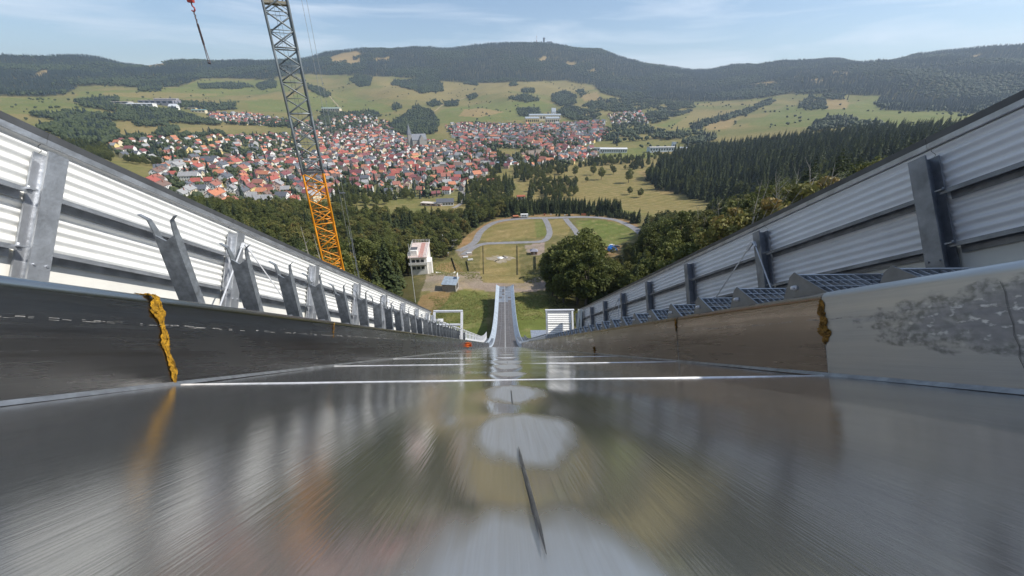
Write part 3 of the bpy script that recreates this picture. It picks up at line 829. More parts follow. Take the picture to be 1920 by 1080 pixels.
def fence(side, s_first, label, x=2.30):  # right-hand posts, rails and rods take darker steel, shade put into the colour
    root = thing('windbreak_fence', label, 'fence', W(side*x, 0, -HF))
    fx = Matrix.Translation((side*x, 0, 0))
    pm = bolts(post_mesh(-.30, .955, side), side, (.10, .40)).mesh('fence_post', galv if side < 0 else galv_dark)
    n0 = -3; posts = [s_first+PITCH_F*k for k in range(n0, 8)]
    ends = posts+[11.85]
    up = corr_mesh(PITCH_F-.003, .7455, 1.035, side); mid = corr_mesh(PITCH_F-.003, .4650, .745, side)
    def rail_mesh(L, z, tall, m, deep=.058):
        b = MB()
        lo, hi = sorted((-side*.016, -side*(.016+.004))); b.box((lo, .0, z-tall), (hi, L, z))
        lo, hi = sorted((-side*.0205, -side*(.0205+deep))); b.box((lo, 0, z-.006), (hi, L, z))
        lo, hi = sorted((-side*(.0205+deep-.005), -side*(.0205+deep))); b.box((lo, 0, z-.022), (hi, L, z-.0065))
        return b.mesh('fence_rail', m)
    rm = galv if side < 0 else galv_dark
    Lr = PITCH_F-.115
    r1, r2 = rail_mesh(Lr, .755, .045, rm), rail_mesh(Lr, .480, .050, rm)
    b = MB(); lo, hi = sorted((-side*.003, side*.006)); b.box((lo, 0, -.30), (hi, PITCH_F-.003, .4645)); flat = b.mesh('flat_panel', cream if side < 0 else cream_shaded)
    b = MB(); lo, hi = sorted((-side*.030, side*.034)); b.box((lo, 0, 1.041), (hi, PITCH_F-.002, 1.076))
    lo, hi = sorted((side*.0345, side*.040)); b.box((lo, 0, .99), (hi, PITCH_F-.002, 1.074)); cap = b.mesh('cap_rail', mat('cap_flashing', (.10, .105, .11), .5, .4, .15, 6))
    b = MB(); lo, hi = sorted((-side*.0145, -side*.030)); b.box((lo, 0, 1.012), (hi, PITCH_F-.002, 1.040)); strip = b.mesh('edge_strip', galv)
    for i in range(len(posts)):
        M = frame_at(root, posts[i]) @ fx
        inst('fence_post', pm, root, M)
        L = ends[i+1]-posts[i]; sc = Matrix.Diagonal((1, L/PITCH_F, 1, 1))
        Mp = frame_at(root, posts[i]+.003) @ fx @ sc
        for nm, ms in (('corrugated_panel', up), ('corrugated_panel', mid), ('flat_panel', flat), ('cap_rail', cap), ('edge_strip', strip)):
            inst(nm, ms, root, Mp)
        Mr = frame_at(root, posts[i]+.0575) @ fx @ sc
        inst('fence_rail', r1, root, Mr); inst('fence_rail', r2, root, Mr)
        for z in (.755, .480):                                    # rail lugs beside the post
            b = MB()
            lo, hi = sorted((-side*.020, -side*.098)); b.box((lo, -.085, z-.008), (hi, -.053, z))
            b.tube((-side*.07, -.07, z), (-side*.07, -.07, z+.012), .007, n=6)
            inst('rail_lug', b.mesh('rail_lug', rm), root, M)
    inst('fence_post', pm, root, frame_at(root, 11.85) @ fx)
    # tension rods from the heads of two posts down to the deck
    for k, st in enumerate((posts[4], posts[7])):
        for ds in (-.62, .66):
            b = MB()
            p, q = W(side*(x-.135), st+ds*.02, .86), W(side*(x-.40), st+ds, .12)
            b.tube(p, q, .0055, n=6); b.tube(p, p+(q-p)*.07, .013, n=6)
            b.build('tension_rod', zinc_white if side < 0 else galv, root)
    return root
fence_left = fence(-1, 1.82, 'sunlit windbreak fence of cream corrugated sheets on bright steel posts')
fence_right = fence(1, 1.885, 'shaded windbreak fence of corrugated sheets and steel posts, shade put into their blue-grey colours')

# ------------------------------------------------------------------ grating stairs beside the trough
STEP = .437
RUN, RISE = STEP*math.cos(TH0), STEP*math.sin(TH0)
def grating(w, d, m_sock):
    b = MB()
    nx, ny = 22, 6
    for i in range(nx+1):
        x = w*i/nx; b.box((x-.0018, .004, -.030), (x+.0018, d-.004, 0))
    for j in range(1, ny):
        y = d*j/ny; b.box((.003, y-.002, -.012), (w-.003, y+.002, .0015))
    b.box((-.003, d-.005, -.045), (w+.003, d+.004, .003)); b.box((-.003, -.004, -.03), (w+.003, .003, .002))
    b.box((w+.0032, -.003, -.045), (w+.009, d+.003, .004)); b.box((-.009, -.003, -.045), (-.0032, d+.003, .004))
    return b.mesh('stair_tread', m_sock)
def stairs(side, s_first, n_tip, label, count, first_k, sockets):
    root = thing('grating_stairs', label, 'stairs', W(side*1.7, 0, -HF))
    w = .80; xin = 1.335
    tm = grating(w, RUN*.97, mat('grating_zinc', (.46, .49, .52), .45, .6, .15, 12) if side > 0 else galv)
    b = MB(); t = .006                                              # triangular side plate
    pr = [(0.0, .0), (RUN*.99, .0), (RUN*.99, -RISE*.2), (RUN*.0, -RISE*1.25), (-RUN*.25, -RISE*1.2)]
    b.prism([(0, .012), (RUN*.98, .012), (RUN*1.02, -.02), (RUN*.95, -RISE*1.1), (-.02, -RISE*.55)], (0, 1, 0), (0, 0, 1), (-.016-t, 0, 0), (t, 0, 0))
    plate = b.mesh('side_plate', grey_plate)
    b = MB(); b.tube((-.016-t, RUN*.86, -.045), (-.034, RUN*.86, -.045), .011, n=10); b.tube((-.034, RUN*.86, -.045), (-.044, RUN*.86, -.045), .009, n=6)
    bolt = b.mesh('bolt', zinc_white, True)
    b = MB(); sw, sd = .135, .105
    for lo, hi in (((0, 0, -.10), (sw, .004, .006)), ((0, sd-.004, -.10), (sw, sd, .006)), ((0, .0041, -.10), (.004, sd-.0041, .006)), ((sw-.004, .0041, -.10), (sw, sd-.0041, .006))): b.box(lo, hi)
    b.box((.0042, .0042, -.10), (sw-.0042, sd-.0042, -.095))
    sock = b.mesh('socket_frame', galv)
    for k in range(first_k, first_k+count):
        s_ = s_first+STEP*k
        if s_ > 45: break
        tip = W(side*xin, s_, n_tip-(.06 if s_ < 1.55 else 0))
        M = Matrix.Translation(tip-Vector(root.location)-Vector((0, RUN*.97, 0)))
        if side < 0: M = M @ Matrix.Diagonal((-1, 1, 1, 1))
        if s_ > S1:                                                  # flatter steps further down
            th = path(s_)[2]
        tr = inst('stair_tread', tm, root, M)
        if s_ < 22 and side > 0:
            p_ = inst('side_plate', plate, root, M)
            if s_ < 9:
                bo = inst('bolt', bolt, p_)
        if sockets and s_ < 9:
            inst('socket_frame', sock, tr, Matrix.Translation((.24, RUN*.97-.112, .001)))
    return root
stairs(1, 1.30+.44*.9, .300, 'shaded grating stairs with triangular side plates along the right wall', 104, -4, True)
stairs(-1, 1.30+.44*.55, .200, 'sunlit grating stairs between the left wall and the cream fence', 104, -4, False)

# forked uprights standing on the left stairs
b = MB()
w, dpt, hgt = .037, .032, .345
b.box((-w, -.003, 0), (w, .003, hgt))
for sx in (-1, 1):
    lo, hi = sorted((sx*w, sx*(w+.005))); b.box((lo, -.003, 0), (hi, dpt, hgt-.004))
    pts = [(sx*(w+.0025), .014, hgt-.006), (sx*(w+.004), .012, hgt+.05), (sx*(w+.010), .008, hgt+.095), (sx*(w+.036), .002, hgt+.118)]
    wid = [.034, .026, .018, .014]
    for (p0, w0), (p1, w1) in zip(list(zip(pts, wid))[:-1], list(zip(pts, wid))[1:]):
        t = .003
        v = [(p[0]+dx, p[1]+dy*ww/2, p[2]) for p, ww in ((p0, w0), (p1, w1)) for dx, dy in ((-t, -1), (t, -1), (t, 1), (-t, 1))]
        b.add(v, [(0, 1, 5, 4), (1, 2, 6, 5), (2, 3, 7, 6), (3, 0, 4, 7), (4, 5, 6, 7), (3, 2, 1, 0)])
b.prism([(-w, hgt), (w, hgt), (w, hgt+.03), (0, hgt+.006), (-w, hgt+.03)], (1, 0, 0), (0, 0, 1), (0, -.003, 0), (0, .006, 0))
upright = b.mesh('fork_upright', mat('spangled_zinc', (.27, .295, .32), .5, .55, .22, 26))
b = MB(); b.box((-.075, -.02, -.012), (.075, .055, 0)); foot = b.mesh('foot_plate', galv)
ORD = ['nearest', 'second', 'third', 'fourth', 'fifth', 'sixth', 'seventh', 'eighth', 'ninth', 'tenth', 'eleventh', 'twelfth', 'thirteenth', 'fourteenth', 'fifteenth', 'sixteenth', 'seventeenth', 'eighteenth', 'nineteenth', 'twentieth', 'twenty-first', 'twenty-second', 'twenty-third', 'twenty-fourth', 'twenty-fifth', 'twenty-sixth', 'twenty-seventh', 'twenty-eighth']
jit = random.Random(17)
for k in range(28):
    s_ = 1.80+STEP*k
    u = thing('forked_bracket', f'grey steel forked bracket leaning over the left stairs, {ORD[k]} down from the near end' if k else 'tallest grey steel forked bracket, nearest the camera on the left stairs', 'bracket', W(-1.44, s_, .165), math.radians(jit.uniform(-6, 6) if k else 0), 'forked steel brackets on the left stairs')
    inst('fork_upright', upright, u, Matrix.Rotation(math.radians(jit.uniform(-3, 3) if k else 0), 4, 'X') @ Matrix.Rotation(math.radians(2+(jit.uniform(-3, 3) if k else 0)), 4, 'Y'))
    inst('foot_plate', foot, u)

# ------------------------------------------------------------------ platforms at the lower end of the fences
pf = thing('gate_frame', 'bright rectangular steel gate frame at the lower end of the left fence', 'frame', W(-1.8, 12.1, -.1))
M = F(12.1) @ Matrix.Translation((0, 0, HF))
def fb(b, p, q, w, h=None): b.bar(M @ Vector(p), M @ Vector(q), w, h)
for x_ in (-2.22, -1.36):
    b = MB(); fb(b, (x_, 0, -.2), (x_, 0, 1.06), .075, .05); b.build('upright', zinc_white, pf)
for z_, nm, hh in ((1.085, 'top_beam', .055), (.66, 'mid_rail', .05)):
    b = MB(); fb(b, (-2.25, 0, z_), (-1.33, 0, z_), .06, hh); b.build(nm, zinc_white, pf)
b = MB(); b.box((-2.16, -.012, -.1), (-1.42, .012, .33), M); b.build('kick_panel', corr, pf)
sg = thing('sign_board', 'small white board standing behind the left gate frame', 'board', W(-2.3, 13.6, .5))
b = MB(); M2 = F(13.6) @ Matrix.Translation((0, 0, HF)); b.box((-2.36, -.01, .84), (-2.18, .01, .96), M2); b.build('board_face', white_paint, sg)
b = MB(); b.bar(M2 @ Vector((-2.27, .02, -.3)), M2 @ Vector((-2.27, .02, .9)), .03); b.build('board_post', galv, sg)

gp = thing('screen_gate', 'white corrugated screen standing across the right stairs below the fence', 'gate', W(1.75, 12.2, -.1))
M = F(12.2) @ Matrix.Translation((0, 0, HF))
for z0, z1 in ((.66, 1.05), (.31, .655)):
    k = int((z1-z0)/.062*6); zz = np.linspace(z0, z1, k+1)
    P = np.array([[tuple(M @ Vector((x_, .009*math.cos((z_-z0)/.062*6.283), z_))) for z_ in zz] for x_ in (1.36, 2.10)])
    inst('corrugated_panel', sheet_mesh('corrugated_panel', P-np.array(gp.location), corr), gp)
b = MB(); b.box((1.36, -.01, -.05), (2.10, .01, .30), M); b.build('flat_panel', mat('pale_grey_panel', (.50, .51, .53), .5, .1, .06), gp)
for x_ in (1.32, 2.14):
    b = MB(); fb(b, (x_, -.03, -.2), (x_, -.03, 1.06), .055, .06); b.build('upright', zinc_white if x_ > 2 else galv, gp)
b = MB(); fb(b, (1.28, -.03, 1.085), (2.2, -.03, 1.085), .07, .05); b.build('top_beam', zinc_white, gp)
for k, (x_, s_, t_) in enumerate(((2.05, 11.2, 2.28), (2.12, 11.05, 2.2))):
    b = MB(); b.bar(W(x_, s_, -.1), W(x_+.10, s_-.1+.12*k, 1.02), .055, .07)
    props(b.build('leaning_beam', mat('pale_beam', (.62, .64, .60), .5, .2, .1)), ['pale steel beam leaning upright at the lower end of the right fence', 'second pale steel beam leaning beside the first at the right fence end'][k], 'beam', 'beams leaning at the right fence end')
def bar_railing(side, s0, s1, xo, label, m, z_top=.86, infill=False):
    root = thing('bar_railing', label, 'railing', W(side*xo, s0, -HF))
    N = int((s1-s0)/.6)
    bal = None
    b = MB(); b.tube((0, 0, -.2), (0, 0, z_top), .016, n=6); bal = b.mesh('baluster', m)
    b = MB(); b.box((-.028, -.028, -.25), (.028, .028, z_top)); pst = b.mesh('railing_post', m)
    for i in range(N+1):
        s_ = s0+(s1-s0)*i/N
        inst('railing_post' if i % 4 == 0 else 'baluster', pst if i % 4 == 0 else bal, root, frame_at(root, s_) @ Matrix.Translation((side*xo, 0, 0)))
    for nm, z_, w_ in (('top_rail', z_top+.02, .06), ('low_rail', .12, .045), ('mid_rail', z_top-.14, .035)):
        b = MB()
        for i in range(N):
            a, c = s0+(s1-s0)*i/N, s0+(s1-s0)*(i+1)/N
            b.bar(W(side*xo, a, z_), W(side*xo, c, z_), w_, .045)
        b.build(nm, m, root)
    if infill:
        b = MB()
        for i in range(N):
            a, c = s0+(s1-s0)*i/N, s0+(s1-s0)*(i+1)/N
            v = [W(side*(xo+.05), a, -.15), W(side*(xo+.05), c, -.15), W(side*(xo+.05), c, .45), W(side*(xo+.05), a, .45)]
            v += [q+Vector((side*.01, 0, 0)) for q in v]
            b.add(v, [(0, 1, 2, 3), (7, 6, 5, 4)])
        b.build('infill_sheet', corr, root)
    return root
bar_railing(-1, 12.4, 46, 2.22, 'bright steel bar railing curving down beside the lower left trough', zinc_white, .82, True)
bar_railing(1, 12.6, 44, 2.20, 'dark grey bar railing curving down beside the lower right trough', galv_dark, .55)
rf = thing('side_landing', 'grey flat landing roof beside the lower right railing', 'roof', W(2.9, 36, .4))
b = MB(); M = Matrix.Translation(W(3.2, 37, .55)); b.box((-.7, -1.5, -.08), (1.3, 1.5, 0), M); b.build('roof_sheet', galv, rf)
b = MB()
for x_ in (-.5, 1.1): b.box((x_-.05, -1.2, -5), (x_+.05, -1.1, -.081), M)
b.build('leg', galv, rf)

# ------------------------------------------------------------------ lattice crane mast
mast_y = 40.0
c0 = ray(570, 250); mx_ = c0[0]/c0[1]*mast_y
g0 = float(ground(mx_, mast_y))-.3
SEC, HW = 5.2, .92
yellow = mat('yellow_crane_paint', (.70, .265, .010), .45, 0, .18, 1.5)
steel_grey = mat('weathered_crane_steel', (.19, .215, .225), .5, .35, .2, 1.5)
zj = -.158*mast_y                                                  # joint between yellow and grey
mast = thing('lattice_crane_mast', 'tall lattice crane mast, grey above and yellow-orange below, behind the left fence', 'crane', (mx_, mast_y, g0), math.radians(27))
def unit_bar(r, n, m):
    b = MB(); b.tube((0, 0, 0), (0, 0, 1), r, n=n); return b.mesh('bar', m, True)
UB = {('c', 0): unit_bar(.092, 8, yellow), ('c', 1): unit_bar(.10, 8, steel_grey), ('b', 0): unit_bar(.066, 6, yellow), ('b', 1): unit_bar(.068, 6, steel_grey), ('t', 0): unit_bar(.034, 5, yellow), ('t', 1): unit_bar(.032, 5, steel_grey)}
def strut(parent, kind, col, p, q, name):
    p, q = Vector(p), Vector(q); d = q-p
    R = d.to_track_quat('Z', 'Y').to_matrix().to_4x4()
    inst(name, UB[(kind, col)], parent, Matrix.Translation(p) @ R @ Matrix.Diagonal((1, 1, d.length, 1)))
corners = [(-HW, -HW), (HW, -HW), (HW, HW), (-HW, HW)]
ztop = 24.0
z_lo = zj
secs = [(zj-SEC*(k+1), zj-SEC*k, 0) for k in range(int((zj-g0)/SEC)+1)][::-1]+[(zj+SEC*k, zj+SEC*(k+1), 1) for k in range(int((ztop-zj)/SEC))]
for a, c, col in secs:
    a = max(a, g0); za, zc = a-g0, c-g0
    sec = inst('mast_section', MB().box((-.02, -.02, za+.01), (.02, .02, za+.05)).mesh('section_pin', steel_grey if col else yellow), mast)
    for x_, y_ in corners: strut(sec, 'c', col, (x_, y_, za), (x_, y_, zc), 'chord')
    h = (zc-za)/4
    for f in range(4):
        A, B = Vector(corners[f]+(0,)), Vector(corners[(f+1) % 4]+(0,))
        Mid = (A+B)/2
        for k in range(2):
            z0, z1, z2 = za+2*h*k, za+2*h*k+h, za+2*h*(k+1)
            strut(sec, 'b', col, A+Vector((0, 0, z0+.05)), B+Vector((0, 0, z1)), 'brace')
            strut(sec, 'b', col, B+Vector((0, 0, z1)), A+Vector((0, 0, z2-.05)), 'brace')
            strut(sec, 't', col, A+Vector((0, 0, z1)), B+Vector((0, 0, z1)), 'tie')
            strut(sec, 't', col, B+Vector((0, 0, z0+.05)), A+Vector((0, 0, z1)), 'tie')
        strut(sec, 'b', col, A+Vector((0, 0, za+.03)), B+Vector((0, 0, za+.03)), 'brace')
        if f % 2 == 0: strut(sec, 't', col, A+Vector((0, 0, za+2*h)), B+Vector((0, 0, za+2*h)), 'tie')
    # ladder inside
    b = MB()
    for sx in (-.16, .16): b.tube((sx, .25, za), (sx, .25, zc-.01), .014, n=5)
    for k in range(int((zc-za)/.33)): b.tube((-.16, .25, za+.1+.33*k), (.16, .25, za+.1+.33*k), .010, n=4)
    lo = inst('ladder', b.mesh('ladder', steel_grey if col else yellow), sec)
    b = MB()                                                       # joint lugs
    for x_, y_ in corners: b.tube((x_, y_, za-.14), (x_, y_, za+.16), .11, n=8)
    inst('joint_lug', b.mesh('joint_lug', mat('dark_lug', (.10, .10, .105), .5, .3) if abs(c-SEC-zj) < .2 and col else (steel_grey if col else yellow)), sec)
b = MB()
for f in range(4):
    A, B = Vector(corners[f]+(zj-g0,)), Vector(corners[(f+1) % 4]+(zj-g0,)); b.bar(A+Vector((0, 0, .0)), B+Vector((0, 0, .0)), .12, .22)
inst('joint_collar', b.mesh('joint_collar', MATS['dark_lug']), mast)
zpl = 7.2
b = MB(); b.box((-HW*1.0, -HW*1.0, zpl-g0), (HW*1.0, -.05, zpl-g0+.05)); b.box((-HW, -HW*1.02, zpl-g0+.06), (HW, -HW*.98, zpl-g0+.22)); inst('work_platform', b.mesh('work_platform', mat('weathered_board', (.30, .27, .20), .8)), mast)
# jib carried by the mast head, above the picture, and the load rope with its hook
hx = ray(375, 60); hook_y = 30.0; hook_x = hx[0]/hx[1]*hook_y
jib = inst('jib', MB().box((-.1, -.1, ztop-g0-.3), (.1, .1, ztop-g0+.1)).mesh('jib_pin', steel_grey), mast)
inv = Matrix.Rotation(-mast.rotation_euler.z, 4, 'Z')
A = Vector((0, 0, ztop-g0-.2)); B = inv @ Vector((hook_x-mx_, hook_y-mast_y, 29-g0))
dirj = (B-A).normalized(); sd = dirj.cross(Vector((0, 0, 1))).normalized(); upj = sd.cross(dirj)
offs = [sd*.35, -sd*.35, upj*.5]
for o_ in offs: strut(jib, 'c', 1, A+o_, B+o_, 'chord')
for k in range(10):
    p0, p1 = A+(B-A)*k/10, A+(B-A)*(k+1)/10
    for i in range(3): strut(jib, 'b', 1, p0+offs[i], p1+offs[(i+1) % 3], 'brace')

def hang(px0, y_, z0, z1, r, m):
    d = ray(px0, 250); x_ = d[0]/d[1]*y_
    b = MB(); b.tube((x_, y_, z0), (x_, y_, z1), r, n=5); return b
hb = thing('crane_hook', 'red crane hook block with a long dark chain sling hanging above the left hills', 'hook', (hook_x, hook_y, 2.2))
red = mat('red_hook_paint', (.42, .05, .035), .5)
b = MB(); b.prism([(-.17, 5.55), (.17, 5.55), (.20, 5.85), (.13, 6.15), (-.13, 6.15), (-.20, 5.85)], (1, 0, 0), (0, 0, 1), (hook_x, hook_y-.09, 0), (0, .18, 0)); b.build('hook_block', red, hb)
b = MB()
pts = [(0, 5.55), (.0, 5.38), (.10, 5.28), (.09, 5.14), (-.02, 5.08), (-.11, 5.15)]
for p0, p1 in zip(pts[:-1], pts[1:]): b.tube((hook_x+p0[0], hook_y, p0[1]), (hook_x+p1[0], hook_y, p1[1]), .042, n=6)
b.build('hook', red, hb, True)
rope = mat('dark_rope', (.055, .035, .035), .6, 0, .2, 6)
b = MB()
for k in range(6):
    z = 5.10-.12*k; b.tube((hook_x-.03*(k % 2), hook_y, z), (hook_x+.03*(k % 2), hook_y, z-.10), .045, n=5)
b.build('sling_link', mat('dull_link', (.16, .13, .13), .5, .5), hb)
b = MB(); b.tube((hook_x, hook_y, 4.42), (hook_x+.01, hook_y, 3.3), .062, n=7); b.build('protective_sleeve', rope, hb)
for sx in (-.035, .045):
    b = MB(); b.tube((hook_x+sx*.6, hook_y, 3.34), (hook_x+sx*1.6, hook_y, 2.28), .024, n=5); b.build('chain_leg', mat('rusty_chain', (.22, .15, .14), .6, .3), hb)
b = MB(); b.tube((hook_x-.07, hook_y, 2.27), (hook_x+.07, hook_y, 2.22), .05, n=6); b.build('end_hook', rope, hb)
for sx in (-.06, .06):
    b = MB(); b.tube((hook_x+sx, hook_y, 6.1), (hook_x+sx, hook_y, 28.9), .012, n=5); b.build('load_rope', rope, hb)

cab = mat('pale_wire_rope', (.36, .38, .39), .5, .5, .1)
ct = [('left one of the two thin pale ropes hanging to the right of the crane mast', 614.5), ('right one of the two thin pale ropes hanging to the right of the crane mast', 622.5)]
for lab, px0 in ct:
    o = hang(px0, 40, float(ground(-17.5, 40)), 26, .017, cab).build('wire_rope', cab)
    props(o, lab, 'rope', 'thin ropes right of the crane mast')
d = ray(620, 380); cx_ = (ray(619, 245)[0]/ray(619, 245)[1])*40
cb = thing('cable_bundle', 'slack grey cable bundle with clamps hanging below the two thin ropes', 'cable', (cx_, 40, -10))
b = MB(); z = -12.0; g = random.Random(4)
while z > -30:
    b.tube((cx_+g.uniform(-.05, .05), 40+g.uniform(-.05, .05), z), (cx_+g.uniform(-.05, .05), 40, z-.8), .045 if z < -13 else .03, n=5); z -= .7
b.build('cable', mat('dull_cable', (.27, .29, .31), .6, .3), cb)
b = MB(); b.bar((cx_-.28, 40, -8.5), (cx_+.28, 40, -8.5), .07, .12); b.build('spreader_bar', galv, cb)
o = hang(551.0, 39.4, g0, 26, .022, cab).build('wire_rope', cab)
props(o, 'thin pale rope running down the left edge of the crane mast', 'rope')
# ------------------------------------------------------------------ buildings near the outrun
glass = mat('dark_window_glass', (.035, .042, .05), .15, 0, .2, 3)
win_frame = mat('window_frame', (.70, .70, .68), .5)
red_roof = mat('faded_red_roofing', (.44, .24, .20), .85, 0, .15, 1.5)
rust = mat('rust_red_paint', (.36, .10, .05), .7)
def Rz(a): return Matrix.Rotation(a, 4, 'Z')

q = ray(787, 514); q = q/math.hypot(q[0], q[1])*118
TOWER = P = Vector((q[0], q[1], float(ground(q[0], q[1]))+.3))
jt = thing('judges_tower', 'white judges tower with pale flat roof, red strip and roof railing', 'tower', P, math.radians(6))
wh = mat('tower_render', (.76, .745, .70), .7, 0, .08, .8)
w, dp, hh = 5.3, 13.5, 6.2
b = MB(); b.box((-w/2, 0, -3), (w/2, dp, hh)); inst('wall', b.mesh('wall', wh), jt)
b = MB(); b.box((-w/2-.35, -.9, hh), (w/2+.25, dp+.2, hh+.22)); rf_ = inst('roof', b.mesh('roof', mat('pale_pink_roofing', (.60, .49, .44), .85, 0, .1, .9)), jt)
b = MB(); b.box((.15, -.6, hh+.225), (1.55, dp-.4, hh+.245)); inst('roof_strip', b.mesh('roof_strip', red_roof), rf_)
b = MB(); b.box((-2.3, .8, hh+.224), (-.3, 4.0, hh+1.9)); inst('roof_hatch', b.mesh('roof_hatch', wh), rf_)
b = MB(); b.box((-2.4, 1.6, hh+1.91), (-.2, 4.1, hh+2.0)); inst('hatch_roof', b.mesh('hatch_roof', mat('dark_felt', (.09, .09, .10), .8)), rf_)
b = MB()
for x0, y0, x1, y1 in ((-w/2-.3, -.85, w/2+.2, -.85), (w/2+.2, -.85, w/2+.2, dp+.1), (w/2+.2, dp+.1, -w/2-.3, dp+.1), (-w/2-.3, dp+.1, -w/2-.3, -.85)):
    for z in (.55, 1.05): b.tube((x0, y0, hh+.22+z), (x1, y1, hh+.22+z), .035, n=5)
    for k in range(6): b.tube((x0+(x1-x0)*k/6, y0+(y1-y0)*k/6, hh+.22), (x0+(x1-x0)*k/6, y0+(y1-y0)*k/6, hh+1.27), .03, n=5)
inst('roof_railing', b.mesh('roof_railing', white_paint), rf_)
for z in (hh-1.9, hh-4.2):
    for k in range(3):
        b = MB(); b.box((-2.0+1.4*k, -.04, z), (-1.0+1.4*k, -.004, z+1.0)); wo = inst('window', b.mesh('window', glass), jt)
        b = MB(); b.box((-2.1+1.4*k, -.09, z-.1), (-.9+1.4*k, -.042, z-.02)); inst('sill', b.mesh('sill', win_frame), wo)
b = MB(); b.box((-w/2-.3, -1.0, hh-2.35), (w/2+.2, -.005, hh-2.2)); b.box((-w/2-.3, -1.0, hh-2.19), (w/2+.2, -.93, hh-1.5)); inst('balcony', b.mesh('balcony', wh), jt)
b = MB(); b.box((w/2+.005, 2, -3), (w/2+1.2, 6, hh-2.5)); inst('stair_bay', b.mesh('stair_bay', wh), jt)

P, u = survey(846, 543)
sb = thing('starter_cabin', 'small hut with grey metal monopitch roof beside the gravel road', 'hut', P, math.radians(-8))
b = MB(); b.box((-1.9, -1.6, -1), (1.7, 1.6, 2.2)); inst('wall', b.mesh('wall', mat('weathered_boards', (.35, .33, .30), .8, 0, .15, 3)), sb)
for k in range(4):
    x0 = -2.1+1.02*k; b = MB()
    v = [(x0, -1.95, 2.25), (x0+.98, -1.95, 2.25), (x0+.98, 1.95, 2.9), (x0, 1.95, 2.9)]; b.add(v+[(a_, c_, d_+.08) for a_, c_, d_ in v], [(3, 2, 1, 0), (4, 5, 6, 7), (0, 1, 5, 4), (1, 2, 6, 5), (2, 3, 7, 6), (3, 0, 4, 7)])
    inst('roof_sheet', b.mesh('roof_sheet', mat('blue_grey_roofing', (.36, .42, .47), .5, .3, .15, 1.5)), sb)
b = MB(); b.box((1.705, -.9, .6), (1.74, .9, 1.8)); inst('window', b.mesh('window', glass), sb)
P2, u = survey(859, 540)
bd = thing('banner_board', 'narrow white board standing upright beside the grey roofed hut', 'board', P2)
b = MB(); b.box((-.08, -.9, .4), (.08, .9, 4.2)); inst('board_face', b.mesh('board_face', white_paint), bd)
b = MB(); b.box((-.05, -.8, -.5), (.05, -.7, .4)); b.box((-.05, .7, -.5), (.05, .8, .4)); inst('leg', b.mesh('leg', galv), bd)

def pole(px, py, py_top, lab, r=.07, m=None, name='lamp_pole', head=False):
    P, u = survey(px, py)
    h = (py-py_top)*u*1.18
    o = thing(name, lab, 'pole', P)
    b = MB(); b.tube((0, 0, -.5), (0, 0, h), r, r*.65, n=7); inst('shaft', b.mesh('shaft', m or galv), o)
    if head:
        b = MB(); b.box((-.25, -.2, h), (.25, .2, h+.35)); inst('lamp_head', b.mesh('lamp_head', white_paint), o)
    else:
        b = MB(); b.tube((0, 0, h), (0, 0, h+.1), r*.9, n=6); inst('cap', b.mesh('cap', m or galv), o)
    return o
pole(779, 567, 470, 'tall pale grey pole leaning over the wood edge beside the judges tower', .09, mat('pale_pole', (.52, .53, .52), .6, .1))
pole(833, 481, 446, 'thin flood lamp pole behind the judges tower', .06, None, 'lamp_pole', True)
pole(966, 303, 257, 'tall thin pale mast standing in the middle of the town', .3)
P, u = survey(836, 481)
kb = thing('timing_hut', 'small brown hut on posts beside the lamp pole', 'hut', P)
b = MB(); b.box((-1.6, -1, .8), (1.6, 1, 2.6)); inst('wall', b.mesh('wall', mat('brown_boards', (.25, .16, .10), .8)), kb)
b = MB(); b.box((-1.9, -1.4, 2.605), (1.9, 1.3, 2.75)); inst('roof', b.mesh('roof', mat('grey_felt', (.36, .36, .36), .8)), kb)
b = MB(); b.box((-1.4, -.8, -1), (-1.2, -.6, .8)); b.box((1.2, -.8, -1), (1.4, -.6, .8)); inst('leg', b.mesh('leg', galv), kb)
P, u = survey(853, 466)
sbd = thing('score_board', 'tall white score board facing the slope at the corner of the loop road', 'board', P, math.radians(55))
b = MB(); b.box((-3.2, -.12, 2.0), (3.2, .12, 6.6)); fc = inst('board_face', b.mesh('board_face', white_paint), sbd)
b = MB(); b.box((-1.2, -.16, 3.0), (-.2, -.121, 5.6)); b.box((.5, -.16, 2.6), (1.3, -.121, 4.6)); inst('score_window', b.mesh('score_window', mat('grey_print', (.35, .38, .42), .6)), fc)
b = MB(); b.tube((-2.6, .2, -1), (-2.6, .2, 6), .1); b.tube((2.6, .2, -1), (2.6, .2, 6), .1); inst('leg', b.mesh('leg', galv), sbd)

P, u = survey(983, 408)
cv = thing('site_trailer', 'white site trailer parked at the far edge of the loop road', 'trailer', P, math.radians(3))
b = MB(); b.prism([(-3.1, .7), (3.1, .7), (3.2, 1.2), (3.1, 3.1), (-3.1, 3.1), (-3.2, 1.2)], (1, 0, 0), (0, 0, 1), (0, -1.2, 0), (0, 2.4, 0)); inst('body', b.mesh('body', white_paint), cv)
for x_ in (-2.2, -.9, .4):
    b = MB(); b.box((x_, -1.24, 1.5), (x_+.9, -1.205, 2.5)); inst('window', b.mesh('window', glass), cv)
b = MB(); b.box((1.9, -1.24, .8), (2.7, -1.205, 2.7)); inst('door', b.mesh('door', win_frame), cv)
for x_ in (-1.2, 1.2):
    b = MB(); b.tube((x_, -1.1, .4), (x_, 1.1, .4), .4, n=12); inst('wheel', b.mesh('wheel', black), cv)
P, u = survey(967, 408.5)
sh = thing('low_shed', 'low rust-red shed left of the white trailer', 'shed', P, math.radians(10))
b = MB(); b.box((-2.2, -1.3, -.3), (2.2, 1.3, 1.5)); inst('wall', b.mesh('wall', mat('dark_wood', (.16, .09, .06), .8)), sh)
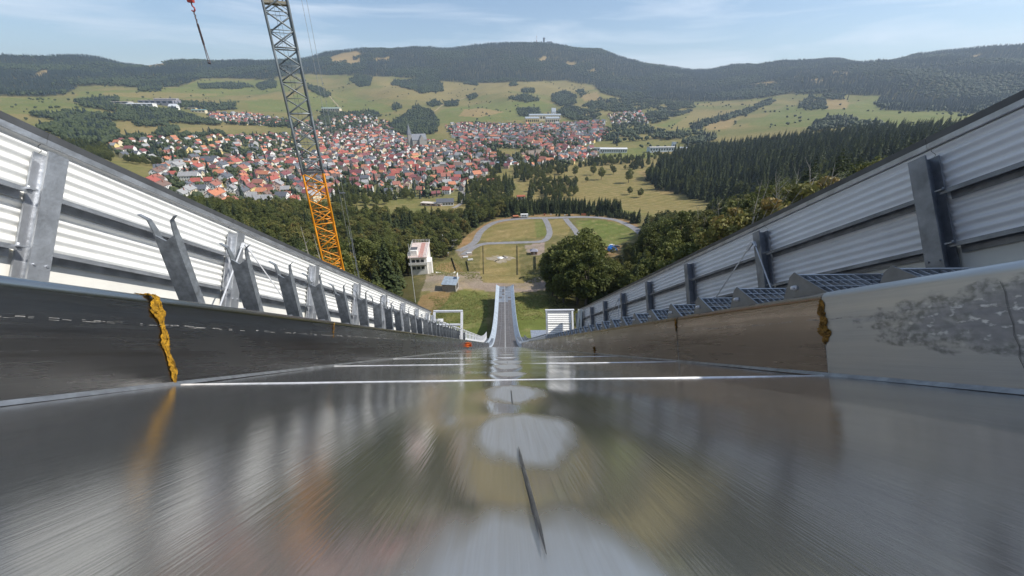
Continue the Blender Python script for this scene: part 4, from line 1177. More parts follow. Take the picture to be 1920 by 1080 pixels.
b = MB(); b.prism([(-2.5, 1.505), (2.5, 1.505), (2.3, 1.9), (-2.3, 1.9)], (1, 0, 0), (0, 0, 1), (0, -1.7, 0), (0, 3.4, 0)); inst('roof', b.mesh('roof', mat('orange_red_roof', (.48, .17, .08), .8)), sh)
for k, (px_, lab) in enumerate(((1021, 'small orange bin at the far edge of the loop road, left of the white sign'), (1094, 'long low red timber stack at the far edge of the loop road'))):
    P, u = survey(px_, 404)
    o = thing('storage_bin' if k == 0 else 'timber_stack', lab, 'bin' if k == 0 else 'timber', P)
    b = MB(); wx = .6 if k == 0 else 2.0
    b.prism([(-wx, 0), (wx, 0), (wx*.95, 1.2), (-wx*.95, 1.2)], (1, 0, 0), (0, 0, 1), (0, -.5, 0), (0, 1.0, 0)); inst('body', b.mesh('body', MATS['orange_red_roof']), o)
    b = MB(); b.box((-wx, -.6, 1.205), (wx, .6, 1.35)); inst('lid', b.mesh('lid', rust), o)
for px_, py_, lab in ((1033, 404, 'small white sign board right of the orange bin'), (1059, 405, 'small white boundary board on the far grass edge'), (1071, 430, 'small white marker board beside the connecting road')):
    P, u = survey(px_, py_)
    o = thing('marker_board', lab, 'sign', P, 0, 'small white boards around the loop road')
    b = MB(); b.box((-.5, -.04, .5), (.5, .04, 1.5)); inst('board_face', b.mesh('board_face', white_paint), o)
    b = MB(); b.box((-.05, .041, -.4), (.05, .12, 1.4)); inst('post', b.mesh('post', galv), o)
for px_, py_, lab in ((1148, 470, 'bright blue ridge tent among the trees on the right'),):
    P, u = survey(px_, py_)
    o = thing('blue_tent', lab, 'tent', P, math.radians(20))
    b = MB(); b.prism([(-2.3, 0), (2.3, 0), (2.2, 1.8), (0, 3.3), (-2.2, 1.8)], (1, 0, 0), (0, 0, 1), (0, -2.5, 0), (0, 5, 0)); inst('canopy', b.mesh('canopy', mat('blue_tarp', (.03, .20, .62), .5, 0, .1, 2)), o)
    b = MB(); b.box((-1, -2.56, 0), (1, -2.51, 1.8)); inst('door_flap', b.mesh('door_flap', mat('pale_blue_tarp', (.35, .5, .7), .6)), o)
for px_, py_, rz_, lab, cm in ((1147, 462, .3, 'white car parked near the blue tent', (.7, .7, .7)), (1156, 464, .2, 'dark car parked right of the white car', (.05, .05, .06))):
    P, u = survey(px_, py_)
    o = thing('parked_car', lab, 'car', P, rz_)
    b = MB(); b.prism([(-2.1, .35), (2.1, .35), (2.15, .8), (1.3, .95), (.7, 1.42), (-1.2, 1.45), (-1.9, .95), (-2.15, .85)], (1, 0, 0), (0, 0, 1), (0, -.85, 0), (0, 1.7, 0)); inst('body', b.mesh('body', mat('car_paint_%d' % px_, cm, .3)), o)
    b = MB(); b.prism([(1.2, .97), (.68, 1.37), (-1.15, 1.38), (-1.75, .97)], (1, 0, 0), (0, 0, 1), (0, -.87, 0), (0, 1.74, 0)); inst('window', b.mesh('window', glass), o)
    for x_ in (-1.3, 1.3):
        b = MB(); b.tube((x_, -.88, .33), (x_, .88, .33), .33, n=10); inst('wheel', b.mesh('wheel', black), o)
P, u = survey(1001, 476)
pv = thing('pavilion', 'small pavilion with grey hipped roof at the right of the outrun', 'pavilion', P)
b = MB(); b.add([(-2.6, -2.2, 2.3), (2.6, -2.2, 2.3), (2.6, 2.2, 2.3), (-2.6, 2.2, 2.3), (-.6, 0, 3.6), (.6, 0, 3.6)], [(0, 1, 5, 4), (1, 2, 5), (2, 3, 4, 5), (3, 0, 4), (3, 2, 1, 0)]); inst('roof', b.mesh('roof', mat('violet_grey_roof', (.25, .25, .30), .7)), pv)
b = MB(); b.box((-2, -1.6, -.3), (2, 1.6, 2.29)); inst('wall', b.mesh('wall', MATS['brown_boards']), pv)
b = MB(); b.box((-.5, -1.65, 0), (.5, -1.605, 1.9)); inst('door', b.mesh('door', mat('pale_door', (.5, .45, .4), .7)), pv)
for px_, py_, lab in ((880, 475.5, 'white picnic table on the asphalt corner left of the outrun'), (882, 488, 'white picnic table nearest the left outrun board'), (873, 483, 'small white bench between the two picnic tables')):
    P, u = survey(px_, py_)
    o = thing('picnic_table', lab, 'table', P, .2, 'white tables beside the outrun')
    b = MB(); b.box((-1.6, -.5, .72), (1.6, .5, .85)); inst('table_top', b.mesh('table_top', white_paint), o)
    for sx in (-1.2, 1.2):
        b = MB(); b.box((sx-.06, -.5, -.2), (sx+.06, .5, .715)); inst('leg', b.mesh('leg', galv), o)
    for sy in (-1.0, .8):
        b = MB(); b.box((-1.6, sy, .42), (1.6, sy+.28, .5)); inst('bench', b.mesh('bench', white_paint), o)
def board_wall(a, c, h, m, lab, posts=8):
    A, u = survey(*a); B, u = survey(*c)
    o = thing('side_board', lab, 'board', A)
    d = B-A
    for k in range(posts):
        p0, p1 = A+d*(k/posts), A+d*((k+.985)/posts)
        p0.z, p1.z = float(ground(p0.x, p0.y)), float(ground(p1.x, p1.y))
        b = MB(); nrm = Vector((d.y, -d.x, 0)).normalized()*.04
        v = [p0-nrm, p1-nrm, p1+nrm, p0+nrm]; v = [q-Vector((0, 0, .4)) for q in v]+[q+Vector((0, 0, h)) for q in v]
        b.add(v, [(3, 2, 1, 0), (4, 5, 6, 7), (0, 1, 5, 4), (1, 2, 6, 5), (2, 3, 7, 6), (3, 0, 4, 7)]); b.build('board_panel', m, o)
        b = MB(); b.bar(p0-Vector((0, 0, .4)), p0+Vector((0, 0, h+.08)), .1); b.build('board_post', galv_dark, o)
    return o
dkb = mat('dark_tarred_board', (.07, .055, .05), .8, 0, .2, 2)
board_wall((906, 461), (903, 523), .5, dkb, 'dark tarred side board along the left of the brown outrun')
board_wall((970, 460), (976, 524), .7, dkb, 'dark tarred side board along the right of the brown outrun')
board_wall((1004, 481), (1005, 506), 1.5, dkb, 'short dark side board right of the outrun near the big trees')
board_wall((847, 484), (855, 508), 1.1, dkb, 'dark board running down the left bank nearest the judges tower', 5)
board_wall((875, 490), (879, 509), 1.1, dkb, 'dark board running down the left bank nearest the outrun', 5)
board_wall((817, 512), (854, 511), .7, white_paint, 'low white rail board along the gravel road in front of the judges tower', 6)
P, u = survey(938, 484)
wr = thing('covered_mound', 'white tarpaulin heap lying in the middle of the brown outrun', 'tarpaulin', P)
g = np.random.default_rng(2); a_ = np.linspace(0, 2*math.pi, 13); r_ = np.array([1, .8, .45, 0.05])
Pm = np.array([[(r*2.2*math.cos(t)*(1+.3*math.sin(3*t)), r*1.5*math.sin(t), 1.0*(1-r)**.7+.12*g.random()*(r < 1)) for t in a_] for r in r_]); inst('tarpaulin', sheet_mesh('tarpaulin', Pm, white_paint, False), wr)
b = MB()
for k in range(8): b.box((2+g.random()*2.2, -2+g.random()*4, 0), (2.7+g.random()*2.2, -1.6+g.random()*4, .25))
inst('broken_slab', b.mesh('broken_slab', mat('pale_rubble', (.45, .42, .38), .9)), wr)
# pale stony patch under it
Pm = np.array([[(P.x+r*(8+1.5*math.sin(4*t+1)+1.2*math.sin(9*t)+.9*math.sin(13*t+2))*math.cos(t), P.y-1+r*(6+1.3*math.sin(3*t)+1.1*math.sin(11*t+1))*math.sin(t), 0) for t in np.linspace(0, 2*math.pi, 33)] for r in np.linspace(.02, 1, 6)])
Pm[..., 2] = ground(Pm[..., 0], Pm[..., 1])+.07
props(inst('stony_patch', sheet_mesh('stony_patch', Pm, mat('stony_soil', (.34, .29, .23), .95, 0, .1, .5, color2=(.20, .165, .085)))), 'pale stony patch in the brown outrun grass', None, None, 'structure')

# ------------------------------------------------------------------ the town
ROOFS = {'orange': (.50, .20, .11), 'red': (.38, .105, .08), 'maroon': (.21, .075, .08), 'brick-red': (.33, .135, .10), 'slate-grey': (.115, .125, .145), 'brown': (.20, .13, .105), 'pale grey': (.33, .33, .33)}
WALLS = {'white': (.80, .79, .76), 'cream': (.72, .63, .45), 'pale yellow': (.74, .58, .26), 'grey': (.45, .44, .43), 'pink': (.66, .46, .38)}
RM = {k: mat('roof_tiles_'+k.replace(' ', '_').replace('-', '_'), v, .85, 0, .14, .9) for k, v in ROOFS.items()}
WM = {k: mat('house_wall_'+k.replace(' ', '_'), v, .85, 0, .05, .6) for k, v in WALLS.items()}
door_m = mat('house_door', (.18, .11, .07), .6)
SHAPES = [(7.4, 9.4, 5.4, 3.2), (6.8, 8.2, 4.8, 3.2), (8.2, 12.0, 5.8, 3.4), (9.0, 19.0, 6.2, 3.6), (5.8, 7.0, 3.8, 2.7), (10.5, 13.5, 7.4, 4.2)]
def house_meshes(w, L, h, rh):
    b = MB(); x, y = w/2, L/2
    b.prism([(-x, -2.5), (x, -2.5), (x, h), (0, h+rh), (-x, h)], (1, 0, 0), (0, 0, 1), (0, -y, 0), (0, L, 0)); wall = b.mesh('wall', WM['white'])
    b = MB(); o, t, e = .55, .22, .5
    sl = rh/x
    b.prism([(0, h+rh+.03), (x+o, h-sl*o+.03), (x+o, h-sl*o+.03+t), (0, h+rh+.03+t*1.2)], (1, 0, 0), (0, 0, 1), (0, -y-e, 0), (0, L+2*e, 0))
    b.prism([(0, h+rh+.03), (0, h+rh+.03+t*1.2), (-x-o, h-sl*o+.03+t), (-x-o, h-sl*o+.03)], (1, 0, 0), (0, 0, 1), (0, -y-e, 0), (0, L+2*e, 0)); roof = b.mesh('roof', RM['red'])
    b = MB(); b.box((x*.35, y*.3, h+rh*.4), (x*.35+.6, y*.3+.6, h+rh+.9)); chim = b.mesh('chimney', RM['brick-red'])
    b = MB(); floors = [1.0, 3.6] if h > 4.5 else [1.0]
    for z in floors:
        n_ = int(L/2.6)
        for k in range(n_):
            yy = -y+(k+.5)*L/n_-.5
            for sx in (-1, 1):
                lo, hi = sorted((sx*(x+.004), sx*(x+.05))); b.box((lo, yy, z), (hi, yy+1.0, z+1.3))
        n_ = int(w/2.6)
        for k in range(n_):
            xx = -x+(k+.5)*w/n_-.5
            for sy in (-1, 1):
                lo, hi = sorted((sy*(y+.004), sy*(y+.05))); b.box((xx, lo, z), (xx+1.0, hi, z+1.3))
    for sy in (-1, 1):
        lo, hi = sorted((sy*(y+.004), sy*(y+.05))); b.box((-.5, lo, h+.3), (.5, hi, h+1.5))
    win = b.mesh('windows', glass)
    b = MB(); b.box((-.55, -y-.07, -1.0), (.55, -y-.055, .95)); door = b.mesh('door', door_m)
    return wall, roof, chim, win, door
HM = [house_meshes(*s_) for s_ in SHAPES]
HOUSES = []
occupied = {}
def free(x, y, d):
    i, j = int(x//20), int(y//20)
    for a in range(i-2, i+3):
        for c in range(j-2, j+3):
            for q in occupied.get((a, c), ()):
                if (q[0]-x)**2+(q[1]-y)**2 < ((d+q[2])/2)**2: return False
    return True
def occupy(x, y, d): occupied.setdefault((int(x//20), int(y//20)), []).append((x, y, d))
# landmarks keep their place free
for px_, py_, d in ((790, 274, 70), (1145, 286, 60), (1243, 284, 70), (1020, 231, 60), (835, 384, 26), (810, 383, 26), (618, 210, 60), (770, 378, 24), (995, 285, 40)):
    q, u = survey(px_, py_)
    for a in np.arange(-d/2, d/2+1, 9):
        for c in np.arange(-d/3, d/3+1, 9): occupy(q.x+a, q.y+c, 12)
def fill(polys, gap, tries, loose):
    for pi, poly in enumerate(polys):
        x0, x1 = min(p_[0] for p_ in poly), max(p_[0] for p_ in poly); y0, y1 = min(p_[1] for p_ in poly), max(p_[1] for p_ in poly)
        pts = [survey(a, c)[0] for a, c in poly]
        wx0, wx1 = min(q.x for q in pts), max(q.x for q in pts); wy0, wy1 = min(q.y for q in pts), max(q.y for q in pts)
        N = int(tries*(wx1-wx0)*(wy1-wy0)/1000)
        X = rng.uniform(wx0, wx1, N); Y = rng.uniform(wy0, wy1, N)
        qx, qy, _ = pixel(np.stack([X, Y, ground(X, Y)], -1)); okk = inpoly(qx, qy, poly)
        for x, y, a, c in zip(X[okk], Y[okk], qx[okk], qy[okk]):
            k = int(rng.choice(6, p=[.28, .2, .17, .08, .15, .12] if not loose else [.4, .25, .1, .0, .2, .05]))
            d = (SHAPES[k][0]+SHAPES[k][1])/2+gap
            if not free(x, y, d): continue
            occupy(x, y, d)
            ang = .35*math.sin(x/150+pi)+.5*math.sin(y/210)+rng.normal(0, .12)+(math.pi/2 if rng.random() < .5 else 0)
            rc = str(rng.choice(list(ROOFS), p=[.16, .15, .14, .13, .19, .12, .11] if a < 700 else [.12, .15, .19, .15, .2, .1, .09]))
            wc = str(rng.choice(list(WALLS), p=[.64, .16, .06, .10, .04]))
            HOUSES.append((x, y, ang, k, rc, wc, a, c))
fill(TOWN_DENSE, 6.2, 26, False); fill(TOWN_LOOSE, 16, 9, True)
HOUSES.sort(key=lambda h: -SHAPES[h[3]][0]/math.hypot(h[0], h[1]))
HOUSES = [(h, pixel([h[0], h[1], float(ground(h[0], h[1]))+4])) for h in HOUSES]
NIND = 300
def hidden(a, c):                                                 # behind the left fence
    return a < 900 and c > 215+.4625*a+6
vis = [h for h in HOUSES if not hidden(h[1][0], h[1][1])]
hid = [h for h in HOUSES if hidden(h[1][0], h[1][1])]
def zone(a, c):
    if a < 575: return 'left of the crane' if c > 300 else 'above left of the crane'
    if a < 690: return 'right of the crane'
    if c > 335: return 'at the lower edge of the town'
    if a < 770: return 'left of the church'
    if a < 850: return 'below the church'
    return 'right of the church'
labels = []
descs = [f'{h[4]}-roofed {h[5]} ' + ('long house' if h[3] == 3 else 'small house' if h[3] == 4 else 'large house' if h[3] in (2, 5) else 'house') for h, _ in vis[:NIND]]
base = [f'{d_} {zone(float(q[0]), float(q[1]))}' for d_, (h, q) in zip(descs, vis)]
pos = np.array([[float(q[0]), float(q[1])] for h, q in vis[:NIND]])
def rel(i, j):
    dx, dy = pos[i]-pos[j]
    return ('right of' if dx > 0 else 'left of') if abs(dx) > abs(dy) else ('in front of' if dy > 0 else 'behind')
nb = [[j for j in np.argsort(((pos-pos[i])**2).sum(1)) if j != i][:3] for i in range(len(pos))]
cnt = {}
for t in base: cnt[t] = cnt.get(t, 0)+1
short = [f'a {h[4]}-roofed one' for h, _ in vis[:NIND]]
for i, t in enumerate(base):
    if cnt[t] > 1: t = f'{descs[i]} {rel(i, nb[i][0])} {short[nb[i][0]]}, {zone(*pos[i])}'
    labels.append(t)
for _ in range(1):
    cnt = {}
    for t in labels: cnt[t] = cnt.get(t, 0)+1
    for i, t in enumerate(labels):
        if cnt[t] > 1: labels[i] = f'{descs[i]} {rel(i, nb[i][0])} {short[nb[i][0]][:-4]}, {rel(i, nb[i][1])} {short[nb[i][1]][:-4]}'
labels = [t if len(t.split()) <= 16 else t.split(', ')[0] for t in labels]
for i, ((x, y, ang, k, rc, wc, a, c), q) in enumerate(vis[:NIND]):
    z = float(ground(x, y))
    o = thing('house', labels[i], 'house', (x, y, z+.4), ang, 'houses of the valley town')
    wall, roof, chim, win, door = HM[k]
    inst('wall', wall, o, None, [WM[wc]])
    r = inst('roof', roof, o, None, [RM[rc]])
    inst('chimney', chim, r)
    props(inst('windows', win, o), None, None, None, 'stuff'); inst('door', door, o)
# the rest of the town, too small to tell apart one by one
mats_all = [WM[k] for k in WALLS]+[RM[k] for k in ROOFS]; wi = {k: i for i, k in enumerate(WALLS)}; ri = {k: len(WALLS)+i for i, k in enumerate(ROOFS)}
B = MB()
for (x, y, ang, k, rc, wc, a, c), q in vis[NIND:]+hid:
    z = float(ground(x, y)); M = Matrix.Translation((x, y, z+.4)) @ Rz(ang)
    for ms, mi in ((HM[k][0], wi[wc]), (HM[k][1], ri[rc])):
        B.add([M @ v.co for v in ms.vertices], [tuple(p_.vertices) for p_ in ms.polygons], mi)
props(B.build('far_houses', mats_all), 'small distant houses of the town with red and grey roofs', 'houses', None, 'stuff')
B = MB()
for i in range(700):                                              # sheds, garages, greenhouses between the houses
    h, q = vis[int(rng.integers(len(vis)))]
    x, y = h[0]+rng.uniform(-14, 14), h[1]+rng.uniform(-14, 14)
    if not free(x, y, 4): continue
    M = Matrix.Translation((x, y, float(ground(x, y)))) @ Rz(rng.uniform(0, 3)); w = rng.uniform(1.5, 3)
    B.box((-w, -2.5, -1), (w, 2.5, 2.4), M, int(rng.integers(3))); B.box((-w-.2, -2.7, 2.41), (w+.2, 2.7, 2.6), M, int(rng.integers(3, 6)))
props(B.build('garden_sheds', [WM['white'], WM['grey'], WM['cream'], RM['slate-grey'], RM['brown'], RM['pale grey']]), 'garden sheds and garages between the houses of the town', 'sheds', None, 'stuff')

# ------------------------------------------------------------------ landmarks of the town
P, u = survey(786, 273); sc = u/ (1/720) / 720
k_ = u                                                            # metres per photograph pixel there
ch = thing('church', 'grey church with tall pointed spire and steep slate roof amid the town', 'church', P, math.radians(-62))
stone = mat('church_stone', (.34, .32, .29), .85, 0, .1, .5); slate = mat('church_slate', (.20, .215, .24), .7, 0, .12, .5)
L, w, h, rh = 27*k_, 13*k_, 11*k_, 9*k_
b = MB(); b.prism([(-w/2, -5), (w/2, -5), (w/2, h), (0, h+rh), (-w/2, h)], (1, 0, 0), (0, 0, 1), (0, -L/2, 0), (0, L, 0)); inst('nave', b.mesh('nave', stone), ch)
b = MB(); b.prism([(0, h+rh+.3), (w/2+.8, h-1), (w/2+.8, h-.5), (0, h+rh+1)], (1, 0, 0), (0, 0, 1), (0, -L/2-.6, 0), (0, L+1.2, 0)); b.prism([(0, h+rh+1), (-w/2-.8, h-.5), (-w/2-.8, h-1), (0, h+rh+.3)], (1, 0, 0), (0, 0, 1), (0, -L/2-.6, 0), (0, L+1.2, 0)); inst('roof', b.mesh('roof', slate), ch)
b = MB(); b.prism([(-5*k_, -5), (5*k_, -5), (5*k_, h), (0, h+rh*.85), (-5*k_, h)], (0, 1, 0), (0, 0, 1), (-w*.85, L*.12, 0), (w*1.7, 0, 0)); inst('transept', b.mesh('transept', stone), ch)
tw = 3.2*k_
b = MB(); b.box((-tw, -L/2-2*tw-.1, -5), (tw, -L/2-.1, 20*k_)); to = inst('bell_tower', b.mesh('bell_tower', stone), ch)
b = MB(); cy = -L/2-tw-.1
b.add([(-tw*1.1, cy-tw*1.1, 20.05*k_), (tw*1.1, cy-tw*1.1, 20.05*k_), (tw*1.1, cy+tw*1.1, 20.05*k_), (-tw*1.1, cy+tw*1.1, 20.05*k_), (0, cy, 39*k_)], [(0, 1, 4), (1, 2, 4), (2, 3, 4), (3, 0, 4), (3, 2, 1, 0)]); inst('spire', b.mesh('spire', slate), to)
for z in (14, 8):
    b = MB(); b.box((-tw-.2, cy-.8*k_, z*k_), (-tw-.02, cy+.8*k_, (z+3.5)*k_)); inst('window', b.mesh('window', glass), to)
for q in range(4):
    b = MB(); yy = -L/2+(q+.6)*L/4.6; b.box((-w/2-.25, yy, 2*k_), (-w/2-.02, yy+1.4*k_, 8*k_)); inst('window', b.mesh('window', glass), ch)

def hall(px_, py_, wpx, hpx, dpx, rot, name, lab, cat, wall_m, roof_m, gable=.0, nwin=8, door=True):
    P, u = survey(px_, py_); w, h, d = wpx*u, hpx*u, dpx*u
    o = thing(name, lab, cat, P, rot)
    b = MB(); b.box((-w/2, 0, -4), (w/2, d, h)); inst('wall', b.mesh('wall', wall_m), o)
    b = MB(); g_ = gable*h
    b.prism([(-.6, h+.02), (d+.6, h+.02), (d+.6, h+.5), (d/2, h+.5+g_), (-.6, h+.5)], (0, 1, 0), (0, 0, 1), (-w/2-.6, 0, 0), (w+1.2, 0, 0)); inst('roof', b.mesh('roof', roof_m), o)
    for k in range(nwin):
        x_ = -w/2+(k+.5)*w/nwin
        b = MB(); b.box((x_-w/nwin*.3, -.12, h*.35), (x_+w/nwin*.3, -.01, h*.78)); inst('window', b.mesh('window', glass), o)
    if door:
        b = MB(); b.box((-w*.42, -.14, 0), (-w*.42+2.2, -.02, 2.6)); inst('door', b.mesh('door', door_m), o)
    return o
white_roof = mat('white_sheet_roof', (.72, .73, .74), .5, .1, .06, .3)
grey_roof = mat('grey_sheet_roof', (.38, .42, .45), .5, .2, .1, .3)
beige_roof = mat('beige_gravel_roof', (.50, .45, .39), .9, 0, .08, .1)
hall(1150, 287, 50, 7, 10, -.05, 'white_hall', 'long white flat hall with a row of windows at the right end of the town', 'hall', WM['white'], white_roof, .25, 12)
hall(1128, 284, 26, 6, 7, -.05, 'hall_annex', 'white flat annex left of the long white hall', 'hall', WM['white'], grey_roof, 0, 6)
hall(1243, 285, 52, 8, 14, .1, 'factory_hall', 'pale grey factory hall with a blue-white corner tower far right of the town', 'factory', mat('blue_white_wall', (.58, .66, .70), .7), mat('warm_grey_roof', (.45, .44, .42), .8), .1, 10)
hall(1263, 282, 6, 14, 6, .1, 'factory_tower', 'short blue-white block at the right corner of the factory hall', 'building', MATS['blue_white_wall'], grey_roof, 0, 2, False)
hall(1282, 283, 14, 5, 6, -.2, 'side_hall', 'low pale hall right of the factory hall', 'hall', WM['white'], grey_roof, .3, 4)
hall(293, 196, 62, 7, 22, .05, 'factory_hall', 'large beige flat-roofed factory hall on the meadow far left', 'factory', mat('violet_grey_wall', (.30, .29, .33), .7), beige_roof, .05, 6)
hall(262, 200, 46, 5, 12, .05, 'factory_hall', 'white roofed factory hall in front of the large beige hall', 'factory', WM['white'], white_roof, .2, 5)
hall(215, 194, 50, 3, 12, .0, 'storage_shed', 'low pale open storage shed left of the beige factory hall', 'shed', WM['grey'], beige_roof, .1, 4)
hall(324, 205, 14, 5, 9, .0, 'arched_hall', 'small white arched hall below the beige factory hall', 'hall', WM['white'], white_roof, .8, 3)
hall(372, 211, 24, 4, 8, .1, 'green_hall', 'low hall with a green-blue roof below the factory meadow', 'hall', WM['cream'], mat('green_blue_roof', (.20, .32, .31), .6), .3, 4)
hall(356, 206, 22, 3, 5, .0, 'yellow_shed', 'low shed with a yellow wall beside the green-blue hall', 'shed', WM['pale yellow'], beige_roof, .1, 3)
hall(620, 209, 34, 5, 10, -.05, 'greenhouse_hall', 'long hall with pale green roof at the meadow edge right of the crane mast', 'hall', WM['cream'], mat('pale_green_roof', (.34, .43, .38), .5), .3, 8)
for px_, w_, lab in ((998, 26, 'cream apartment block with grey roof, left one of the pair above the town'), (1036, 26, 'cream apartment block with grey roof, right one of the pair above the town')):
    o = hall(px_, 232, w_, 9, 8, .12, 'apartment_block', lab, 'apartment block', WM['pale yellow'] if px_ < 1000 else WM['cream'], grey_roof, .3, 7)
hall(1022, 226, 60, 9, 7, .12, 'apartment_block', 'long pale apartment block behind the pair of cream blocks', 'apartment block', WM['cream'], grey_roof, .25, 12)
hall(1038, 222, 8, 11, 6, .12, 'gabled_block', 'white block with a stepped gable behind the apartment blocks', 'building', WM['white'], grey_roof, .6, 2)
hall(808, 386, 40, 4, 11, -.25, 'flat_garage', 'pale flat-roofed garage row at the lower edge of the town', 'garage', WM['pink'], mat('pale_bitumen', (.62, .55, .48), .9, 0, .1, .3), 0, 4)
hall(835, 386, 31, 6, 12, .12, 'gabled_house', 'white house with a long dark slate gable roof at the lower edge of the town', 'house', WM['white'], RM['slate-grey'], 1.0, 6)
hall(755, 354, 22, 3, 7, .3, 'arched_shelter', 'white curved shelter roof in the gardens below the town', 'shelter', WM['grey'], white_roof, .6, 2, False)
hall(737, 374, 14, 3, 6, .2, 'garden_house', 'small white garden house among the trees below the town', 'garden house', WM['white'], white_roof, .4, 2)
hall(800, 367, 18, 4, 9, .5, 'wooden_barn', 'brown wooden barn with brick-red roof, left of the row below the town', 'barn', MATS['brown_boards'], RM['brick-red'], .9, 2)
hall(818, 367, 16, 4, 9, .5, 'wooden_barn', 'brown wooden barn with maroon roof in the row below the town', 'barn', MATS['brown_boards'], RM['maroon'], .9, 2)
hall(840, 361, 20, 4, 8, .1, 'red_roof_shed', 'low shed with a bright red roof at the lower town edge', 'shed', WM['grey'], RM['red'], .4, 3)
hall(977, 373, 14, 4, 6, .1, 'red_hut', 'small red hut at the edge of the dry meadow', 'hut', WM['white'], rust, .5, 2)
hall(925, 345, 22, 5, 8, .3, 'red_roofed_house', 'white farmhouse with a red roof between the trees right of the town', 'house', WM['white'], RM['red'], .8, 3)
hall(1031, 306, 14, 5, 7, .1, 'orange_roofed_house', 'white house with orange roof alone among trees below the town', 'house', WM['white'], RM['orange'], .8, 3)
hall(950, 309, 42, 4, 7, .1, 'blue_roofed_hall', 'long low hall with a pale blue roof right of the town centre', 'hall', WM['white'], mat('pale_blue_roof', (.40, .52, .60), .5), .2, 6)
hall(312, 195, 40, 9, 8, .05, 'factory_block', 'dark violet-fronted block behind the white roofed factory hall', 'factory', MATS['violet_grey_wall'], beige_roof, .05, 5)

# masts on the summit
def summit(px_, py_top):
    d = ray(px_, py_top); az = math.atan2(d[0], d[1]); best = None
    rr = RR[(RR > 3000) & (RR < 4300)]
    z = ground(rr*math.sin(az), rr*math.cos(az)); k = int(np.argmax(z/rr)); return rr[k], az, float(z[k]), d[2]/math.hypot(d[0], d[1])*rr[k]
for px_, pt, nm, lab in ((1006.5, 64, 'radio_mast', 'thin red-white radio mast on the highest summit'), (1020, 70, 'summit_tower', 'short grey observation tower on the highest summit')):
    r_, az_, z_, zt = summit(px_, pt)
    o = thing(nm, lab, 'mast' if 'mast' in nm else 'tower', (r_*math.sin(az_), r_*math.cos(az_), z_))
    h = zt-z_
    if nm == 'radio_mast':
        for q in range(5):
            b = MB(); b.tube((0, 0, h*q/5-(8 if q == 0 else 0)), (0, 0, h*(q+1)/5-.3), 3.2-.5*q, 2.9-.5*q, n=6); inst('mast_segment', b.mesh('mast_segment', rust if q % 2 else white_paint), o)
    else:
        b = MB(); b.box((-7, -7, -8), (7, 7, h*.8)); inst('shaft', b.mesh('shaft', mat('summit_concrete', (.25, .25, .26), .8)), o)
        b = MB(); b.box((-9, -9, h*.8+.1), (9, 9, h*.93)); inst('platform', b.mesh('platform', MATS['summit_concrete']), o)
        b = MB(); b.tube((0, 0, h*.93+.1), (0, 0, h*1.1), 2.2, 1.5, n=6); inst('antenna', b.mesh('antenna', galv), o)
for px_, lab in ((1030, 'low building right of the summit tower'), (1300, 'pale inn on the saddle of the far ridge')):
    r_, az_, z_, zt = summit(px_, 80)
    if px_ == 1300: q, u = survey(1305, 132); r_, az_, z_ = math.hypot(q.x, q.y), math.atan2(q.x, q.y), q.z
    o = thing('ridge_house', lab, 'house', (r_*math.sin(az_), r_*math.cos(az_), z_+6))
    b = MB(); b.box((-22, -8, -14), (22, 8, 9)); inst('wall', b.mesh('wall', WM['grey'] if px_ == 1030 else WM['white']), o)
    b = MB(); b.prism([(-9, 9.05), (9, 9.05), (0, 17)], (0, 1, 0), (0, 0, 1), (-23, 0, 0), (46, 0, 0)); inst('roof', b.mesh('roof', RM['slate-grey']), o)
# ------------------------------------------------------------------ trees
bark = mat('bark', (.13, .105, .085), .9, 0, .25, 3)
dead = mat('dead_wood', (.36, .33, .29), .9, 0, .2, 3)
L_BROAD = leaf_mat('broad_leaves', (.040, .056, .013), (.20, .215, .058), .36)
L_OLIVE = leaf_mat('olive_leaves', (.06, .065, .016), (.21, .20, .055), .25, (.25, .18, .06))
L_SPRUCE = leaf_mat('spruce_needles', (.024, .038, .015), (.105, .125, .045), .12)
L_FAR = leaf_mat('far_leaves', (.020, .033, .015), (.064, .082, .030), .05)
L_FARC = leaf_mat('far_needles', (.011, .022, .018), (.026, .040, .027), .03)

def quads(C, U, V):
    """leaf cards: centres and half axes -> verts, faces"""
    n = len(C)
    P = np.stack([C-U-V, C+U-V, C+U+V, C-U+V], 1).reshape(-1, 3)
    return P, np.arange(4*n).reshape(n, 4)
def unit(n, g):
    v = g.normal(size=(n, 3)); return v/np.linalg.norm(v, axis=1, keepdims=True)
def broad_crown(seed, h, w, nclump, per, leaf, low=.22):
    g = np.random.default_rng(seed); C, U, V, T = [], [], [], []
    cen = []
    while len(cen) < nclump:
        d = unit(1, g)[0]; r = g.uniform(.35, 1.12)**.6
        z = (.5+.5*d[2]*r)
        wid = w/2*(1-.35*max(0, z-.55)/.45)*(.75+.25*min(1, z/.3))
        cen.append((d[0]*r*wid*.82, d[1]*r*wid*.82, h*(low+(1-low)*z*.90)))
    for c in cen:
        R = g.uniform(.065, .15)*w*1.1
        d = unit(per, g); rad = R*g.uniform(.55, 1.05, (per, 1))**.7
        p_ = np.array(c)+d*rad*np.array([1, 1, .72])
        nrm = d*.8+unit(per, g)*.8; nrm /= np.linalg.norm(nrm, axis=1, keepdims=True)
        u = np.cross(nrm, unit(per, g)); u /= np.linalg.norm(u, axis=1, keepdims=True); v = np.cross(nrm, u)
        s_ = leaf*g.uniform(.6, 1.3, (per, 1))
        C.append(p_); U.append(u*s_); V.append(v*s_*.7); T.append(np.repeat(np.clip(g.normal(.5, .22)+g.normal(0, .12, per), 0, 1), 4))
    P, Q = quads(np.concatenate(C), np.concatenate(U), np.concatenate(V))
    return P, Q, np.concatenate(T), cen
